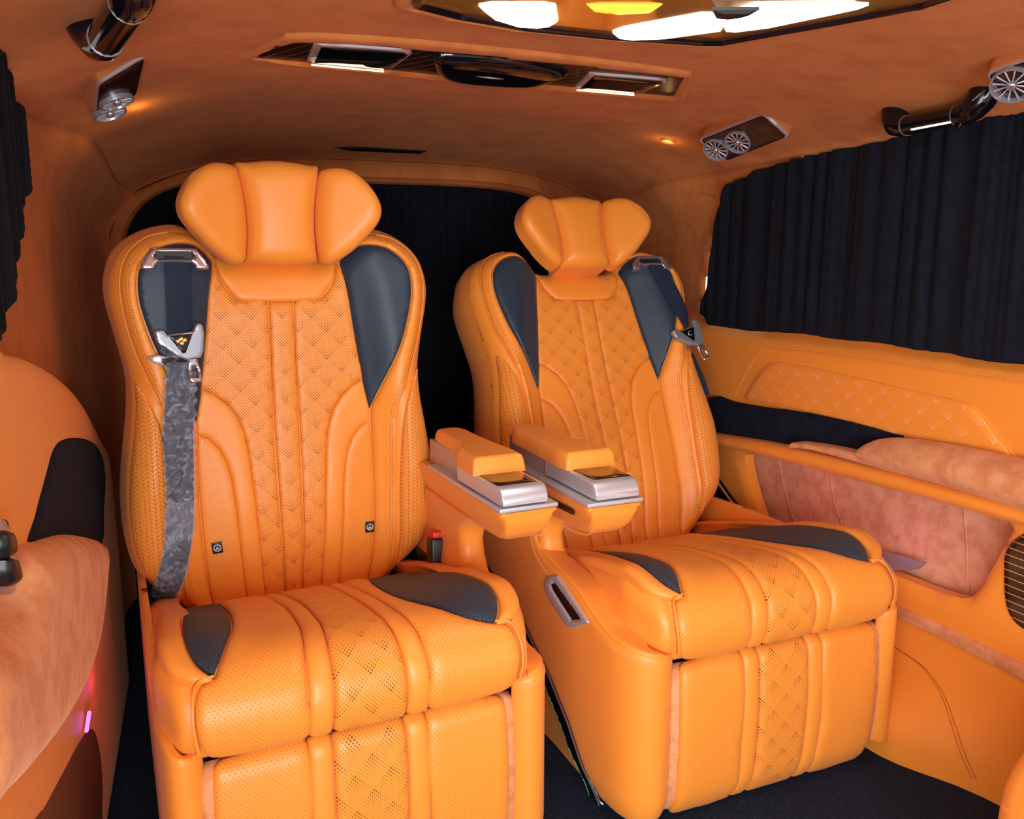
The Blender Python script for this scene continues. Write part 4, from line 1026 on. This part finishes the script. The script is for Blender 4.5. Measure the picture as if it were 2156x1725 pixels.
# lit sill plate in the pocket
pl = [on(*p, 0, 1.44) - np.array([1.42, 1.2, 0]) for p in [(1862, 1168), (1935, 1188)]]
MB().patch(RP([(1850, 1162), (1942, 1186), (1925, 1200), (1860, 1204)], 1.43), RW(1.435), 'silver_dark', .004, .004, .01, .01).build('sill_plate', t)
MB().tube([tuple(pl[0]), tuple(pl[1])], .0018, 'led_purple', 6).build('purple_light_line', t)
def glow(name, loc, e, c, r=.02):
    l = bpy.data.lights.new(name, 'POINT'); l.energy = e; l.color = c; l.shadow_soft_size = r; o = bpy.data.objects.new(name, l); COL.objects.link(o); o.location = loc
P = on(1890, 1180, 0, 1.40); glow('ambient_purple', tuple(P + np.array([-.005, .02, .035])), .035, (.75, .12, 1))
P = on(1690, 1040, 0, 1.40); glow('ambient_pink', tuple(P + np.array([-.02, 0, 0])), .05, (1, .15, .4), .06)
# lower trim: suede strip, plain panel, raised wheel housing cover
st_ = RP([(1868, 1262), (1960, 1300), (2156, 1392), (2600, 1600), (2600, 1660), (2156, 1428), (1960, 1326), (1878, 1292)])
MB().patch(st_, RW(TX - .012), 'suede', .006, .008, .02, .014).build('suede_strip', t)
def low(u, v, h):
    k = sstep(u, 1.02, 1.36) * (1 - sstep(v, .06, .265)); return (TX - .006 - .115 * k - h - 1.42, u - 1.2, v)
MB().patch([(.45, -.01), (1.95, -.01), (1.95, .292), (.45, .292)], low, 'leather', .004, .02, .02, .025).build('lower_panel', t)
cv = [on(*p, 0, 1.35)[1:] for p in [(1850, 1366), (1890, 1392), (1925, 1420), (1965, 1470), (1995, 1535), (2015, 1600), (2030, 1650)]]
b = MB(); 
for off in (0, .008): b.dashes([(p[0] + off, p[1]) for p in smooth(cv, False, 4)], lambda u, v, h: low(u, v, h + .005), 'seam')
b.line(smooth([(p[0] + .004, p[1]) for p in cv], False, 4), lambda u, v, h: low(u, v, h), .0010, 'leather', .004); b.build('curved_seam', t)
# speaker grille
gr = RP([(2124, 1200), (2128, 1160), (2156, 1128), (2250, 1090), (2300, 1150), (2300, 1330), (2200, 1335), (2150, 1312), (2128, 1270)])
def striped():
    m_ = Mat('black_grille_gold_lines', (.006, .006, .010), .2, coat=.6); u, v = m_.uv(); m_.mixc(((v / .0145).fract() - .5).abs().step(.07, .03), (.62, .36, .10)); return m_.m
M['grille'] = striped()
MB().patch(smooth(gr, True, 3), RW(TX - .012), 'grille', .003, .006, .012, .012).build('speaker_grille', t)

# front seat corner in the lower right
P0 = on(2156, 1660, 1, .80)
b = MB(); ts = thing('front_seat', 'corner of a nearer yellow-orange leather seat at the bottom right edge', 'seat', (1.10, .62, 0))
sx = [(0.0, .02), (.0, .34), (.0, .36), (.03, .41), (.10, .46), (.35, .50), (.35, .02)]
ed = [on(*p, 1, .80) for p in [(2122, 1745), (2128, 1715), (2136, 1685), (2150, 1650), (2172, 1612), (2215, 1560), (2315, 1500)]]
lowp = [(ed[0][0] - .012, ed[0][2] - .12), (ed[0][0] - .02, .03)]
out = [(p[0], p[2]) for p in ed]; out = [(ed[0][0] - .012, .03)] + out + [(1.42, out[-1][1]), (1.42, .03)]
MB().patch(smooth(out[:-2], False, 4) + out[-2:], lambda u, v, h: (u - 1.10, .80 - .62 + (h if h >= 0 else h * 1.0), v), 'leather', .04, .05, .35, .016).build('seat_side', ts)

# ================================================================== left side door trim
t = thing('side_trim_panel', 'orange door trim at the far left with velvet recess, suede armrest and switches', 'side trim', (-.24, 1.2, 0))
LX = -.225
def LP(pts, X=LX): return [tuple(on(*p, 0, X)[1:]) for p in pts]
def LW(X): return lambda u, v, h: (X + h + .24, u - 1.2, v)
card = LP([(-60, 735), (0, 745), (60, 762), (120, 800), (165, 850), (205, 925)])
yy_ = [p[0] for p in card]
body = [(.45, .86)] + [(p[0], p[1]) for p in card] + [(2.14, .60), (2.17, .45), (2.16, .02), (.45, .02)]
MB().patch(smooth(body[:-2], False, 3) + body[-2:], LW(LX), 'leather', .012, .03, .02, .022).build('door_card', t)
vl = LP([(62, 1152), (72, 1090), (96, 1000), (112, 945), (132, 925), (165, 921), (196, 932), (213, 960), (220, 1010), (216, 1080), (212, 1150), (150, 1140)], LX + .012)
MB().patch(smooth(vl, True, 3), LW(LX + .010), 'velvet', .006, .012, .012, .016).build('velvet_recess', t)
def arm(u, v, h): return (LX + .012 + h + .24, u - 1.2, v)
sa = LP([(58, 1156), (100, 1136), (150, 1122), (190, 1128), (213, 1146), (208, 1230), (197, 1330), (184, 1400), (155, 1480), (110, 1560), (50, 1640), (0, 1690), (-60, 1740), (-60, 1400), (0, 1330), (40, 1262), (50, 1200)], LX + .03)
MB().patch(smooth(sa, True, 3), arm, 'suede', .040, .05, .01, .012).build('armrest_pad', t)
b = MB(); b.tube([(arm(p[0], p[1], .012)) for p in smooth(LP([(204, 1290), (192, 1380), (165, 1462), (120, 1545), (60, 1625), (-20, 1705)], LX + .04), False, 4)], .0022, 'suede', 6); b.build('pad_seam', t)
# switch plate
sp = LP([(-40, 1075), (0, 1090), (12, 1100), (24, 1150), (36, 1210), (36, 1236), (24, 1254), (12, 1235), (0, 1195), (-40, 1180)], LX + .02)
so_ = MB().patch(smooth(sp, True, 2), LW(LX + .020), 'chrome', .004, .005, .012, .008).build('switch_plate', t)
for q in ([(4, 1125), (20, 1118), (28, 1150), (26, 1170), (10, 1175)], [(14, 1180), (30, 1176), (38, 1210), (36, 1228), (22, 1232)]):
    MB().patch(smooth(LP(q, LX + .03), True, 2), LW(LX + .028), 'black', .008, .008, .008, .006).build('switch', so_)
# lower pocket and speaker mesh
def mesh_m():
    m_ = Mat('brown_speaker_mesh', (.16, .060, .035), .5); return dots(m_, .008, .004, .0014, dark=(.03, .012, .008), depth=.001).m
M['mesh'] = mesh_m()
sk = LP([(204, 1548), (190, 1530), (165, 1560), (130, 1625), (95, 1690), (60, 1760), (205, 1760), (216, 1700), (214, 1610)], LX + .012)
MB().patch(smooth(sk, True, 3), LW(LX + .008), 'mesh', .005, .01, .012, .012).build('speaker_mesh', t)
pu = [on(*p, 0, LX + .02) - np.array([-.24, 1.2, 0]) for p in [(188, 1500), (182, 1540)]]
MB().tube([tuple(p) for p in pu], .003, 'led_purple', 6).build('purple_light_line', t)
glow('ambient_pink_left', tuple(on(225, 1430, 0, -.19)), .05, (1, .06, .35), .03)
# dark red sill post behind the door trim
